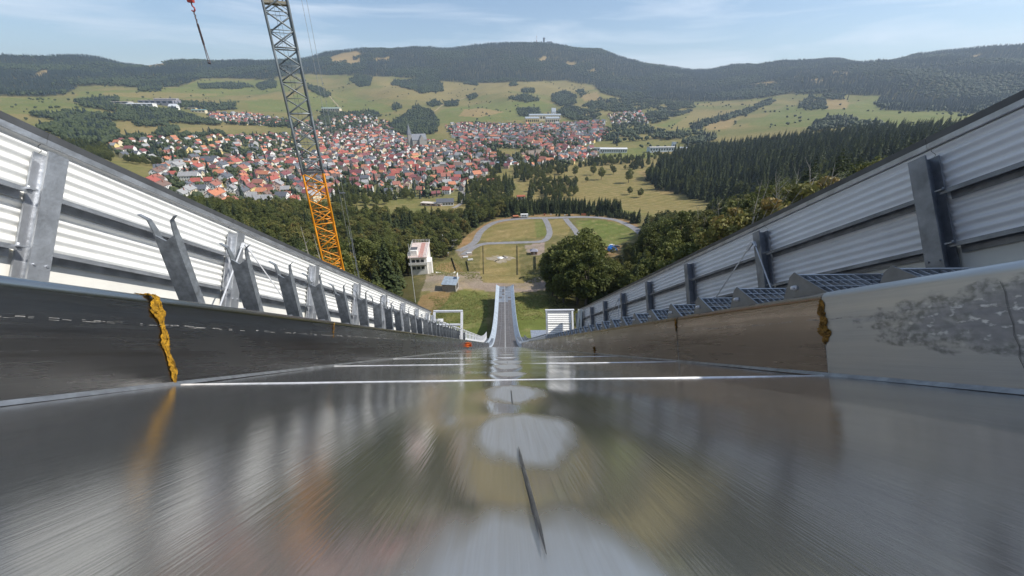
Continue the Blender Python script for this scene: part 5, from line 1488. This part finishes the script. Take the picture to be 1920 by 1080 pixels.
def broad_tree(seed, h, w, nclump, per, leaf, lm, dead_twigs=0):
    P, Q, T, cen = broad_crown(seed, h, w, nclump, per, leaf)
    crown = np_mesh('crown', P, Q, lm, False, T)
    b = MB(); g = random.Random(seed)
    b.tube((0, 0, -1.5), (0, 0, h*.35), .022*h, .016*h, 7, cap=False); b.tube((0, 0, h*.35), (.1, .1, h*.75), .016*h, .004*h, 6, cap=False)
    for c in cen[:10]:
        b.tube((0, 0, h*g.uniform(.2, .5)), c, .006*h, .002*h, 5, cap=False)
    for k in range(dead_twigs):
        a = g.uniform(0, 6.28); p0 = Vector((math.cos(a)*w*.2, math.sin(a)*w*.2, h*.7)); p1 = p0+Vector((math.cos(a)*1.3, math.sin(a)*1.3, h*.24)); b.tube(p0, p1, .035, .01, 4, cap=False)
        for q in range(4):
            m_ = p0.lerp(p1, .35+.15*q); b.tube(m_, m_+Vector((g.uniform(-1, 1), g.uniform(-1, 1), g.uniform(.4, 1.4))), .018, .006, 4, cap=False)
    return b.mesh('trunk', bark if not dead_twigs else dead), crown
def conifer(seed, h, wr, levels, branches, lm, fine=True):
    g = np.random.default_rng(seed); C, U, V, T = [], [], [], []
    for k in range(levels):
        t = k/(levels-1); z = h*(.10+.88*t); r = wr*h*(1-t)**.85*g.uniform(.85, 1.12)+.12
        nb_ = max(4, int(branches*(1-.5*t)))
        for j in range(nb_):
            a = 6.283*j/nb_+g.uniform(-.35, .35)+k*.7; rr_ = r*g.uniform(.72, 1.12)
            d = np.array([math.cos(a), math.sin(a), 0]); side = np.array([-math.sin(a), math.cos(a), 0])
            drop = g.uniform(.25, .5); tint = np.clip(g.normal(.45, .2)+.0, 0, 1)
            ns = 3 if fine else 2
            for q in range(ns):
                m_ = (q+.5)/ns
                c = d*rr_*m_+np.array([0, 0, z-drop*rr_*m_**1.5+.1*rr_])
                ax = d*rr_/ns*.62+np.array([0, 0, -drop*rr_/ns*.5])
                wv_ = side*(rr_*.30*(1-m_*.6)+.08)+np.array([0, 0, g.uniform(-.12, .12)*rr_*.4])
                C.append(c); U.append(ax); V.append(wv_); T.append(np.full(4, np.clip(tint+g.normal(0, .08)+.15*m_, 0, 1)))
            if fine:                                               # hanging twigs give the ragged outline
                for q in range(3):
                    m_ = g.uniform(.4, 1.02); c = d*rr_*m_+side*g.uniform(-.25, .25)*rr_+np.array([0, 0, z-drop*rr_*m_**1.5-.12*rr_*.5])
                    C.append(c); U.append(side*g.uniform(.10, .22)*rr_*.6+d*.1); V.append(np.array([0, 0, .16+.10*rr_])+d*g.uniform(-.1, .1)); T.append(np.full(4, np.clip(tint+g.normal(0, .1), 0, 1)))
    P, Q = quads(np.array(C), np.array(U), np.array(V))
    crown = np_mesh('crown', P, Q, lm, False, np.concatenate(T))
    b = MB(); b.tube((0, 0, -1.5), (0, 0, h*.97), .016*h, .02, 6, cap=False)
    return b.mesh('trunk', bark), crown
def low_tree(seed, h, w, lm, con):
    g = np.random.default_rng(seed); V, Fq, T = [], [], []
    def ring_blob(c, rx, rz, n, lv, con_):
        b0 = len(V)
        for i in range(lv+1):
            t = i/lv
            rr_ = rx*(1-t)*1.0 if con_ else rx*math.sin(math.pi*(.12+.86*t))
            zz = c[2]+(rz*t if con_ else -rz*math.cos(math.pi*(.12+.86*t)))
            for j in range(n):
                a = 6.283*j/n+i*.4; q = rr_*g.uniform(.68, 1.25)+.02
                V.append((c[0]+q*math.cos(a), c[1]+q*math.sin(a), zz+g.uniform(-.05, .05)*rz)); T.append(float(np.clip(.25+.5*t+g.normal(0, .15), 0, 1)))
        for i in range(lv):
            for j in range(n): Fq.append((b0+i*n+j, b0+i*n+(j+1) % n, b0+(i+1)*n+(j+1) % n, b0+(i+1)*n+j))
    if con:
        for k in range(4): ring_blob((0, 0, h*(.08+.22*k)), w/2*(1-.20*k), h*(.36 if k < 3 else .28), 7, 1, True)
    else:
        for k in range(6):
            a = g.uniform(0, 6.28); q = w*.26*(k > 0); ring_blob((q*math.cos(a), q*math.sin(a), h*g.uniform(.42, .70)), w*g.uniform(.24, .34), h*g.uniform(.20, .30), 7, 4, False)
    return np_mesh('low_crown', np.array(V), np.array(Fq), lm, False, T)

BROAD = [broad_tree(s_, h, w, n_, 85, .20, m) for s_, h, w, n_, m in ((1, 15, 10, 60, L_BROAD), (2, 17, 11, 68, L_BROAD), (3, 13, 9.5, 54, L_BROAD), (4, 14, 10.5, 52, L_OLIVE), (5, 16, 9, 52, L_OLIVE))]
BARE = broad_tree(9, 17, 9, 44, 120, .17, L_OLIVE, 5)
CONI = [conifer(s_, h, wr, lv, 10, L_SPRUCE) for s_, h, wr, lv in ((11, 20, .20, 26), (12, 22, .175, 28), (13, 17, .23, 24))]
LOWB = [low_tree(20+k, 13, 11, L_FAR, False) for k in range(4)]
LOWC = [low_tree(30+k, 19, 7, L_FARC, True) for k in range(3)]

def scatter_obj(name, label, pts, kinds, scl, protos):
    """one object of points; geometry nodes set a tree on every point (far woods nobody could count)"""
    me = bpy.data.meshes.new(name)
    me.vertices.add(len(pts)); me.vertices.foreach_set('co', np.asarray(pts, np.float32).ravel())
    a = me.attributes.new('kind_of_tree', 'INT', 'POINT'); a.data.foreach_set('value', np.asarray(kinds, np.int32))
    a = me.attributes.new('size', 'FLOAT', 'POINT'); a.data.foreach_set('value', np.asarray(scl, np.float32))
    a = me.attributes.new('turn', 'FLOAT_VECTOR', 'POINT'); t = np.zeros((len(pts), 3), np.float32); t[:, 2] = rng.uniform(0, 6.28, len(pts)); t[:, :2] = rng.normal(0, .03, (len(pts), 2)); a.data.foreach_set('vector', t.ravel())
    o = inst(name, me); props(o, label, None, None, 'stuff'); o['category'] = 'woods'
    ng = bpy.data.node_groups.new(name, 'GeometryNodeTree')
    ng.interface.new_socket('Geometry', in_out='INPUT', socket_type='NodeSocketGeometry'); ng.interface.new_socket('Geometry', in_out='OUTPUT', socket_type='NodeSocketGeometry')
    N, Lk = ng.nodes, ng.links
    gi, go = N.new('NodeGroupInput'), N.new('NodeGroupOutput'); jn = N.new('GeometryNodeJoinGeometry')
    def attr(nm, ty):
        q = N.new('GeometryNodeInputNamedAttribute'); q.data_type = ty; q.inputs['Name'].default_value = nm
        return [s_ for s_ in q.outputs if s_.enabled and s_.name == 'Attribute'][0]
    ak, as_, at_ = attr('kind_of_tree', 'INT'), attr('size', 'FLOAT'), attr('turn', 'FLOAT_VECTOR')
    for k, po in enumerate(protos):
        oi = N.new('GeometryNodeObjectInfo'); oi.inputs['Object'].default_value = po; oi.inputs['As Instance'].default_value = True
        cp = N.new('FunctionNodeCompare'); cp.data_type = 'INT'; cp.operation = 'EQUAL'
        ci = [s_ for s_ in cp.inputs if s_.enabled and s_.type == 'INT']
        Lk.new(ak, ci[0]); ci[1].default_value = k
        ip = N.new('GeometryNodeInstanceOnPoints')
        Lk.new(gi.outputs[0], ip.inputs['Points']); Lk.new(cp.outputs[0], ip.inputs['Selection']); Lk.new(oi.outputs['Geometry'], ip.inputs['Instance']); Lk.new(at_, ip.inputs['Rotation']); Lk.new(as_, ip.inputs['Scale'])
        Lk.new(ip.outputs[0], jn.inputs[0])
    Lk.new(jn.outputs[0], go.inputs[0])
    md = o.modifiers.new('trees', 'NODES'); md.node_group = ng
    return o
def proto(mesh, extra=None): return bpy.data.objects.new(mesh.name+'_pattern', mesh)
def joined(trunk, crown):
    """trunk and crown in one mesh for the scattered woods"""
    def arr(me):
        v = np.empty(len(me.vertices)*3, np.float32); me.vertices.foreach_get('co', v); return v.reshape(-1, 3)
    vc = arr(crown); q = np.empty(len(crown.loops), np.int32); crown.loops.foreach_get('vertex_index', q)
    t = np.empty(len(crown.vertices), np.float32); crown.attributes['tint'].data.foreach_get('value', t)
    me = np_mesh('wood_tree', vc, q.reshape(-1, 4), crown.materials[0], False, t)
    return me
P_LOW = [proto(m) for m in LOWB+LOWC]
P_MID = [proto(joined(*t)) for t in BROAD+CONI]

def sample(polys, spacing, rmin, rmax, azl=(-56, 58), avoid=(), jitter=.42):
    """jittered grid of ground points whose place in view lies in the polygons"""
    a0, a1 = math.radians(azl[0]), math.radians(azl[1])
    xs = np.arange(rmax*math.sin(a0), rmax*math.sin(a1), spacing); ys = np.arange(rmin*math.cos(max(-a0, a1))*.9, rmax, spacing)
    X, Y = np.meshgrid(xs, ys); X = X.ravel()+rng.uniform(-jitter, jitter, X.size)*spacing; Y = Y.ravel()+rng.uniform(-jitter, jitter, Y.size)*spacing
    r = np.hypot(X, Y); k = (r > rmin) & (r < rmax); X, Y = X[k], Y[k]
    Z = ground(X, Y); px, py, w = pixel(np.stack([X, Y, Z], -1))
    wj = np.clip(3600/w, 1.8, 9); qx, qy = px+wob(X, Y, w.mean()*.05, 71)*wj*2.2, py+wob(X, Y, w.mean()*.05, 72)*wj
    m = np.zeros(len(X), bool)
    for p_ in polys: m |= inpoly(qx, qy, p_)
    for p_ in avoid: m &= ~inpoly(qx, qy, p_)
    return X[m], Y[m], Z[m], px[m], py[m]

# the wooded hills
X, Y, Z, px, py = sample([MTN], 13.0, 1500, 4250, avoid=CLEAR)
keep = rng.random(len(X)) < .93
X, Y, Z, px = X[keep], Y[keep], Z[keep], px[keep]
conn = (wob(X, Y, 500, 21)+rng.normal(0, .18, len(X))) > -.08
kinds = np.where(conn, 4+rng.integers(0, 3, len(X)), rng.integers(0, 4, len(X)))
scl = rng.uniform(.75, 1.2, len(X))*np.where(conn, 1.05, 1.1)
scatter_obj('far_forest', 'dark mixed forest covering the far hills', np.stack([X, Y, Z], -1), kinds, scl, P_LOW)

# copses and hedges in the meadows, trees among the houses
COPSE = [[(775, 150), (800, 140), (830, 158), (832, 172), (790, 176), (768, 168), (735, 160), (740, 152)], [(868, 158), (872, 150), (895, 152), (895, 162)], [(655, 150), (670, 140), (698, 146), (695, 160), (675, 164)],
         [(875, 182), (890, 175), (897, 182), (880, 190)], [(955, 158), (965, 154), (970, 162), (958, 163)], [(978, 168), (1000, 166), (1003, 176), (980, 174)],
         [(950, 185), (985, 178), (1000, 184), (1015, 190), (985, 193)], [(1035, 178), (1060, 172), (1080, 180), (1078, 196), (1050, 200), (1036, 192)], [(1080, 172), (1090, 168), (1100, 178), (1090, 184)],
         [(1120, 186), (1240, 190), (1300, 195), (1290, 212), (1210, 205), (1180, 212), (1150, 210), (1110, 205), (1090, 200)], [(970, 205), (1010, 203), (1016, 218), (975, 219)],
         [(1060, 200), (1110, 205), (1130, 214), (1110, 230), (1070, 226), (1045, 212)], [(1180, 222), (1230, 210), (1300, 200), (1310, 206), (1240, 228), (1215, 240), (1180, 236)],
         [(1120, 262), (1140, 240), (1200, 240), (1260, 250), (1300, 246), (1340, 262), (1345, 285), (1300, 290), (1280, 268), (1220, 262), (1160, 270)], [(1290, 236), (1340, 222), (1400, 206), (1440, 188), (1455, 190), (1410, 212), (1350, 230), (1300, 246)],
         [(1495, 200), (1520, 180), (1545, 186), (1548, 205), (1500, 208)], [(1525, 186), (1560, 172), (1590, 182), (1590, 188), (1550, 188)], [(1510, 238), (1560, 222), (1620, 230), (1665, 238), (1640, 245), (1560, 240), (1520, 248)],
         [(100, 236), (150, 222), (215, 236), (225, 258), (190, 270), (120, 262), (70, 246)], [(130, 252), (210, 262), (215, 305), (160, 320), (120, 296), (120, 270)], [(60, 215), (130, 212), (200, 218), (240, 212), (330, 214), (400, 228), (420, 236), (330, 232), (230, 228), (130, 226), (65, 222)],
         [(150, 196), (200, 194), (240, 204), (330, 208), (345, 214), (230, 212), (160, 202)], [(140, 192), (220, 184), (225, 190), (160, 196)], [(320, 190), (390, 196), (400, 208), (330, 202)], [(375, 198), (440, 194), (445, 206), (390, 210)],
         [(250, 232), (318, 226), (318, 238), (255, 240)], [(290, 250), (335, 240), (332, 258), (295, 256)], [(260, 166), (305, 164), (304, 172), (262, 173)], [(370, 160), (440, 156), (480, 164), (440, 168), (376, 166)], [(480, 160), (515, 150), (520, 165), (490, 170)],
         [(575, 158), (600, 165), (622, 178), (612, 184), (580, 170)], [(745, 225), (780, 200), (810, 208), (822, 232), (818, 252), (770, 255), (735, 250), (715, 240)], [(800, 196), (815, 188), (830, 196), (812, 202)],
         [(735, 200), (745, 194), (752, 204), (740, 208)], [(832, 192), (860, 188), (858, 200), (838, 200)], [(600, 216), (690, 236), (700, 250), (640, 258), (600, 246)], [(590, 210), (640, 214), (700, 210), (715, 220), (640, 222)],
         [(640, 345), (700, 352), (790, 358), (770, 380), (700, 385), (650, 395), (620, 385)], [(560, 300), (600, 292), (604, 306), (570, 312)], [(880, 282), (930, 285), (960, 300), (930, 330), (890, 320), (870, 300)],
         [(965, 320), (1000, 308), (1060, 312), (1072, 322), (1010, 336), (970, 345)], [(990, 300), (1040, 292), (1050, 302), (1000, 310)], [(1080, 302), (1140, 296), (1190, 300), (1240, 290), (1260, 300), (1190, 318), (1120, 322), (1080, 316)],
         [(890, 340), (930, 332), (965, 345), (968, 362), (930, 380), (890, 388), (865, 385), (880, 360)], [(1000, 345), (1060, 340), (1085, 350), (1080, 375), (1030, 378), (1000, 370)], [(420, 228), (545, 228), (560, 240), (430, 234)], [(240, 300), (330, 305), (420, 298), (420, 306), (330, 316), (250, 310)],
         [(300, 292), (400, 292), (402, 300), (300, 302)], [(208, 262), (330, 256), (420, 250), (422, 255), (330, 262), (215, 268)], [(975, 285), (1000, 296), (1010, 306), (960, 300)], [(1020, 248), (1080, 262), (1085, 276), (1050, 275), (1022, 262)], [(900, 268), (1000, 272), (1005, 282), (905, 278)]]
X, Y, Z, px, py = sample(COPSE, 9.0, 380, 3200)
near_mid = np.hypot(X, Y) < 900
okh = np.array([free(x, y, 5) for x, y in zip(X, Y)]) & ((px < 1080) | (wob(X, Y, 85, 77)+rng.normal(0, .1, len(X)) > -.02))
X, Y, Z, near_mid, px, py = X[okh], Y[okh], Z[okh], near_mid[okh], px[okh], py[okh]
conn = wob(X, Y, 90, 33)+rng.normal(0, .2, len(X)) > np.where(near_mid, .12, .33)
k_ = ~near_mid
scatter_obj('copses', 'copses and hedgerows of dark trees between the meadows and around the town', np.stack([X, Y, Z-.4], -1)[k_], np.where(conn, 4+rng.integers(0, 3, len(X)), rng.integers(0, 4, len(X)))[k_], rng.uniform(.6, 1.15, len(X))[k_], P_LOW)
MID = [(x, y, z, c) for x, y, z, c, n_ in zip(X, Y, Z, conn, near_mid) if n_]
# garden trees of the town
X, Y, Z, px, py = sample(TOWN_DENSE+TOWN_LOOSE, 7.5, 380, 2200)
okh = np.array([free(x, y, 4.5) for x, y in zip(X, Y)]) & (rng.random(len(X)) < .8)
X, Y, Z = X[okh], Y[okh], Z[okh]
scatter_obj('garden_trees', 'small garden trees and shrubs between the houses of the town', np.stack([X, Y, Z-.5], -1), rng.integers(0, 5, len(X)), rng.uniform(.28, .90, len(X)), P_LOW)
X, Y, Z, px, py = sample([[(0, 150), (1900, 150), (1900, 250), (1300, 300), (900, 250), (0, 240)]], 36, 900, 3000, avoid=[MTN]+TOWN_DENSE, jitter=.9)
k_ = rng.random(len(X)) < np.where(wob(X, Y, 230, 61) > .22, .55, .05)
X, Y, Z = X[k_], Y[k_], Z[k_]
scatter_obj('meadow_bushes', 'scattered bushes and single trees on the far meadows', np.stack([X, Y, Z-.5], -1), rng.integers(0, 4, len(X)), rng.uniform(.3, .85, len(X)), P_LOW)

# near and middle woods: the trees that show largest are trees of their own
TREES = []
def wood(poly, spacing, rmin, rmax, p_con, hb, hc, lab_b, lab_c, grp, olive=0.0, azl=(-56, 60), avoid=()):
    X, Y, Z, px, py = sample([poly], spacing, rmin, rmax, azl, avoid)
    cl = wob(X, Y, 70, 41)+rng.normal(0, .15, len(X))
    for x, y, z, a, c, q in zip(X, Y, Z, px, py, cl):
        con = q > np.interp(p_con, [0, 1], [.6, -.6])
        k = int(rng.integers(3)) if con else (3+int(rng.integers(2)) if rng.random() < olive else int(rng.integers(3)))
        mesh = CONI[k] if con else BROAD[k]
        base_h = (20, 22, 17)[k] if con else (15, 17, 13, 14, 16)[k]
        hh = rng.uniform(*(hc if con else hb))
        TREES.append(dict(p=(x, y, z-.3), s=hh/base_h, con=con, k=k, lab=lab_c if con else lab_b, grp=grp, size=hh/math.hypot(x, y), px=float(a), py=float(c)))
wood(LEFTWOOD, 6.2, 66, 430, .30, (11, 16), (12, 18), 'leafy green tree in the wood between the left fence and the town', 'dark spruce in the wood between the left fence and the town', 'trees of the wood left of the take-off', .36)
wood(RIGHTWOOD, 6.6, 62, 330, .26, (10, 15), (13, 19), 'leafy tree in the wood along the right fence', 'dark spruce in the wood along the right fence', 'trees of the wood along the right fence', .42)
wood(PINEWOOD, 7.8, 300, 1100, .74, (12, 18), (13, 29), 'leafy tree at the edge of the dark spruce wood on the right slope', 'tall dark spruce in the dense spruce wood on the right slope', 'trees of the dark spruce wood on the right slope')
wood(HEDGE, 2.7, 280, 420, .9, (8, 10), (10, 14), 'leafy tree in the row beyond the loop road', 'spruce in the row beyond the loop road', 'row of spruces beyond the loop road')
for x, y, z, c in MID:
    k = int(rng.integers(3)); hh = rng.uniform(10, 16) if c else rng.uniform(7, 13)
    TREES.append(dict(p=(x, y, z-.3), s=hh/((20, 22, 17) if c else (15, 17, 13))[k], con=bool(c), k=k, lab='spruce in a copse at the edge of the town' if c else 'leafy tree in a copse at the edge of the town', grp='trees of the copses around the town', size=hh/math.hypot(x, y)*.9, px=0, py=0))
# big broad crowns beside the take-off and single trees of the dry meadow
def single(px_, py_, top, lab, kind, grp=None, k=0, rmin=62, wide=1.0):
    P, u = survey(px_, py_, rmin); hh = (py_-top)*u*1.08
    TREES.append(dict(p=(P.x, P.y, P.z-.2), s=hh/((20, 22, 17)[k] if kind == 'c' else (15, 17, 13, 14, 16)[k]), con=kind == 'c', k=k, lab=lab, grp=grp, size=9, px=px_, py=py_, wide=wide))
g2 = 'big broad trees right of the take-off'
for px_, py_, top, k, lab in ((1082, 562, 434, 1, 'big dark leafy tree standing nearest the take-off on the right'), (1098, 575, 468, 0, 'broad tree whose shadow falls on the gravel right of the take-off'), (1140, 566, 484, 1, 'broad green tree just behind the lower end of the right fence'),
                              (1090, 525, 428, 2, 'dark round tree between the outrun boards and the blue tent'), (1185, 575, 492, 0, 'broad tree right of the screen gate behind the fence'), (1170, 556, 488, 3, 'olive green tree in front of the blue tent'), (1230, 545, 470, 4, 'yellowish olive tree along the middle of the right fence')):
    single(px_, py_, top, lab, 'b', g2, k, 62, 1.15)
for px_, py_, top, lab in ((1222, 470, 398, 'dark spruce rising left of the yellowish trees by the right fence'), (1262, 462, 408, 'dark spruce right of the loop road end'), (1196, 418, 390, 'small spruce at the right end of the row beyond the loop road')):
    single(px_, py_, top, lab, 'c', None, 0)
for px_, py_, top, k, lab in ((1053, 328, 314, 0, 'round bush tree leftmost on the dry meadow'), (1078, 331, 311, 1, 'dark round tree second from left on the dry meadow'), (1112, 328, 308, 0, 'round tree above the middle of the dry meadow'), (1127, 337, 314, 1, 'taller round tree right of the middle of the dry meadow'),
                              (1150, 327, 312, 2, 'round tree on the upper edge of the dry meadow'), (1178, 343, 317, 1, 'largest round dark tree on the dry meadow'), (1180, 365, 350, 2, 'left one of the two bushes low on the dry meadow'), (1200, 370, 353, 2, 'right one of the two bushes low on the dry meadow'),
                              (1078, 347, 331, 2, 'small tree left of the middle of the dry meadow'), (1100, 341, 331, 2, 'smallest bush in the middle of the dry meadow'), (990, 340, 320, 0, 'round tree at the left edge of the dry meadow')):
    single(px_, py_, top, lab, 'b', 'single trees of the dry meadow', k)
for px_, py_, top, lab in ((955, 364, 328, 'tall spruce at the left edge of the dry meadow'), (993, 374, 340, 'single spruce beside the red hut'), (950, 372, 336, 'spruce left of the tall spruce by the dry meadow'), (800, 420, 384, 'left spruce of the pair below the slate-roofed house'), (812, 420, 386, 'right spruce of the pair below the slate-roofed house')):
    single(px_, py_, top, lab, 'c', None, 1)
for px_, top, lab, rr_ in ((1440, 322, 'tall olive tree with bare top twigs above the right fence', 62), (1395, 350, 'bare-topped olive tree left of the tall one above the right fence', 72), (1330, 378, 'thin bare-twigged tree at the left of the olive trees by the right fence', 100), (1530, 300, 'yellowish tree right of the tall bare-topped tree above the right fence', 66), (1600, 285, 'yellowish tree highest along the right fence', 70)):
    d = ray(px_, top); h = math.hypot(d[0], d[1]); x, y = d[0]/h*rr_, d[1]/h*rr_; gz = float(ground(x, y)); top_z = d[2]/h*rr_
    TREES.append(dict(p=(x, y, gz-.3), s=min(1.9, (top_z-gz)/17), con=False, k=-1, lab=lab, grp=None, size=9, px=px_, py=500))

# clearings, roads and small buildings of the outrun keep no tree in front of them: trees there are young and low
OPEN = [((764, 450, 808, 514), 140), ((795, 505, 905, 560), 118), ((858, 440, 905, 520), 200), ((905, 455, 1005, 548), 185), ((880, 406, 1000, 455), 250), ((1080, 411, 1190, 452), 250), ((1132, 461, 1166, 478), 230), ((1000, 300, 1318, 392), 330),
        ((785, 352, 872, 388), 400), ((985, 455, 1008, 480), 200), ((820, 440, 862, 505), 150), ((962, 545, 1040, 600), 60)]
kept = []
for t in TREES:
    t.setdefault('wide', 1.0)
    r_ = math.hypot(t['p'][0], t['p'][1]); base_h = (20, 22, 17)[t['k']] if t['con'] else (17 if t['k'] == -1 else (15, 17, 13, 14, 16)[t['k']])
    if t['size'] == 9: kept.append(t); continue
    if abs(t['p'][0]-TOWER.x) < 6.5 and -4 < t['p'][1]-TOWER.y < 17: continue
    for f in (1.0, .62, .38, 0):
        if f == 0: break
        h_ = base_h*t['s']*f
        a, c, w_ = (float(v) for v in pixel(t['p'])); a2, c2, _ = (float(v) for v in pixel((t['p'][0], t['p'][1], t['p'][2]+h_)))
        hw = h_*(.16 if t['con'] else .30)*FPX/w_
        if not any(r_ < rr_+1 and a+hw > x0 and a-hw < x1 and c2 < y1 and c > y0 for (x0, y0, x1, y1), rr_ in OPEN): break
    if f > 0: t['s'] *= f; t['size'] *= f; kept.append(t)
TREES = kept
def where(t):
    a, c = t['px'], t['py']; g_ = t['grp'] or ''
    if 'left of the take-off' in g_:
        return 'close behind the left fence' if c > 530 else 'around the judges tower' if a > 700 and c > 470 else 'right below the crane mast' if a > 560 and c > 430 else 'along the left side of the loop road' if a > 800 else 'at the lower edge of the town' if c < 420 else 'in the middle of the wood left of the crane'
    if 'along the right fence' in g_:
        return 'close behind the lower right fence' if a < 1250 and c > 500 else 'by the blue tent and the loop road' if a < 1260 else 'behind the middle of the right fence' if a < 1450 else 'behind the upper right fence'
    if 'dark spruce wood' in g_:
        return 'at its left edge' if a < 1300 else 'in its middle' if a < 1500 else 'at its right end above the fence'
    return ''
SZ = ('mid-sized', 'tall', 'small')
for t in TREES:
    w_ = where(t)
    if w_:
        kind = (('tall', 'very tall', 'short')[t['k']]+' dark spruce') if t['con'] else ('round green tree', 'tall green tree', 'low dark green tree', 'olive-green tree', 'slim olive-yellow tree')[t['k']]
        t['lab'] = f'{kind} {w_}' if 'dark spruce wood' not in t['grp'] else f'{kind} of the right-hand spruce wood, {w_}'
TREES.sort(key=lambda t: -t['size'])
nb_, nc_ = 0, 0; rest = []
for t in TREES:
    if t['con']: nc_ += 1; own = nc_ <= 290
    else: nb_ += 1; own = nb_ <= 290
    if not own: rest.append(t); continue
    tr, cr = BARE if t['k'] == -1 else (CONI[t['k']] if t['con'] else BROAD[t['k']])
    o = thing('spruce_tree' if t['con'] else 'leafy_tree', t['lab'], 'tree', t['p'], random.uniform(0, 6.28), t['grp'])
    M = Matrix.Diagonal((t['s']*t['wide'], t['s']*t['wide'], t['s'], 1))
    inst('trunk', tr, o, M); inst('crown', cr, o, M)
if rest:
    scatter_obj('mixed_wood', 'the further trees of the woods around the outrun and on the right slope', [t['p'] for t in rest], [(5+t['k']) if t['con'] else t['k'] for t in rest], [t['s'] for t in rest], P_MID)
for px_, py_, top, lab in ((600, 488, 440, 'bare dead trunk standing left of the yellow crane foot'), (576, 470, 425, 'thin dead trunk further left of the yellow crane foot')):
    d = ray(px_, py_); h = math.hypot(d[0], d[1]); rr_ = 75; x, y = d[0]/h*rr_, d[1]/h*rr_; gz = float(ground(x, y)); dt = ray(px_-9, top); tz = dt[2]/math.hypot(dt[0], dt[1])*rr_
    o = thing('dead_tree', lab, 'tree', (x, y, gz))
    b = MB(); b.tube((0, 0, -1), (.2, 0, (tz-gz)*.6), .22, .15, 7, cap=False); b.tube((.2, 0, (tz-gz)*.6), (-.2, .2, tz-gz), .15, .03, 6); inst('trunk', b.mesh('trunk', dead), o)
    b = MB()
    for q in range(9):
        z = (tz-gz)*(.45+.055*q); a = q*2.4; b.tube((.1, 0, z), (math.cos(a)*(1.6-.1*q), math.sin(a)*(1.6-.1*q), z+.7), .05, .012, 4)
    inst('branch', b.mesh('branch', dead), o)
# low growth on the near banks
g = np.random.default_rng(5); X, Y, Z, px, py = sample([[(800, 600), (815, 560), (850, 548), (915, 548), (912, 640), (830, 640)], [(965, 640), (962, 550), (1062, 560), (1110, 640)], [(805, 512), (815, 490), (850, 488), (895, 500), (900, 525)], [(980, 525), (985, 495), (1030, 500), (1040, 530)]], .8, 60, 230, (-20, 25))
gb = []
for k in range(3):
    n_ = 26; a = g.uniform(0, 6.28, n_); C = np.stack([np.cos(a)*g.uniform(0, .4, n_), np.sin(a)*g.uniform(0, .4, n_), np.full(n_, .05)], -1)
    up_ = np.stack([g.normal(0, .12, n_), g.normal(0, .12, n_), g.uniform(.04, .11, n_)], -1); sd_ = np.stack([np.cos(a+1.3)*.02, np.sin(a+1.3)*.02, np.zeros(n_)], -1)
    P_, Q_ = quads(C, sd_, up_); gb.append(proto(np_mesh('grass_tuft', P_, Q_, leaf_mat('grass_blades', (.14, .17, .045), (.33, .30, .11), .35) if k == 0 else MATS['grass_blades'], False, np.repeat(g.uniform(0, 1, n_), 4))))
o = scatter_obj('grass', 'tufts of grass on the banks beside the take-off', np.stack([X, Y, Z], -1), g.integers(0, 3, len(X)), g.uniform(.6, 1.6, len(X)), gb); o['category'] = 'grass'

# ------------------------------------------------------------------ the air
hz = bpy.data.materials.new('summer_haze'); hz.use_nodes = True
n, l = hz.node_tree.nodes, hz.node_tree.links
n.remove(n['Principled BSDF']); pv_ = n.new('ShaderNodeVolumePrincipled')
pv_.inputs['Color'].default_value = (.66, .82, 1.0, 1); pv_.inputs['Density'].default_value = 1.05e-4; pv_.inputs['Anisotropy'].default_value = .25
l.new(pv_.outputs[0], n['Material Output'].inputs['Volume'])
b = MB(); b.box((-6700, -6700, float(ZG.min())-2), (6700, 6700, 640))
props(b.build('haze', hz), 'thin summer haze between the camera and the hills', None, None, 'stuff')
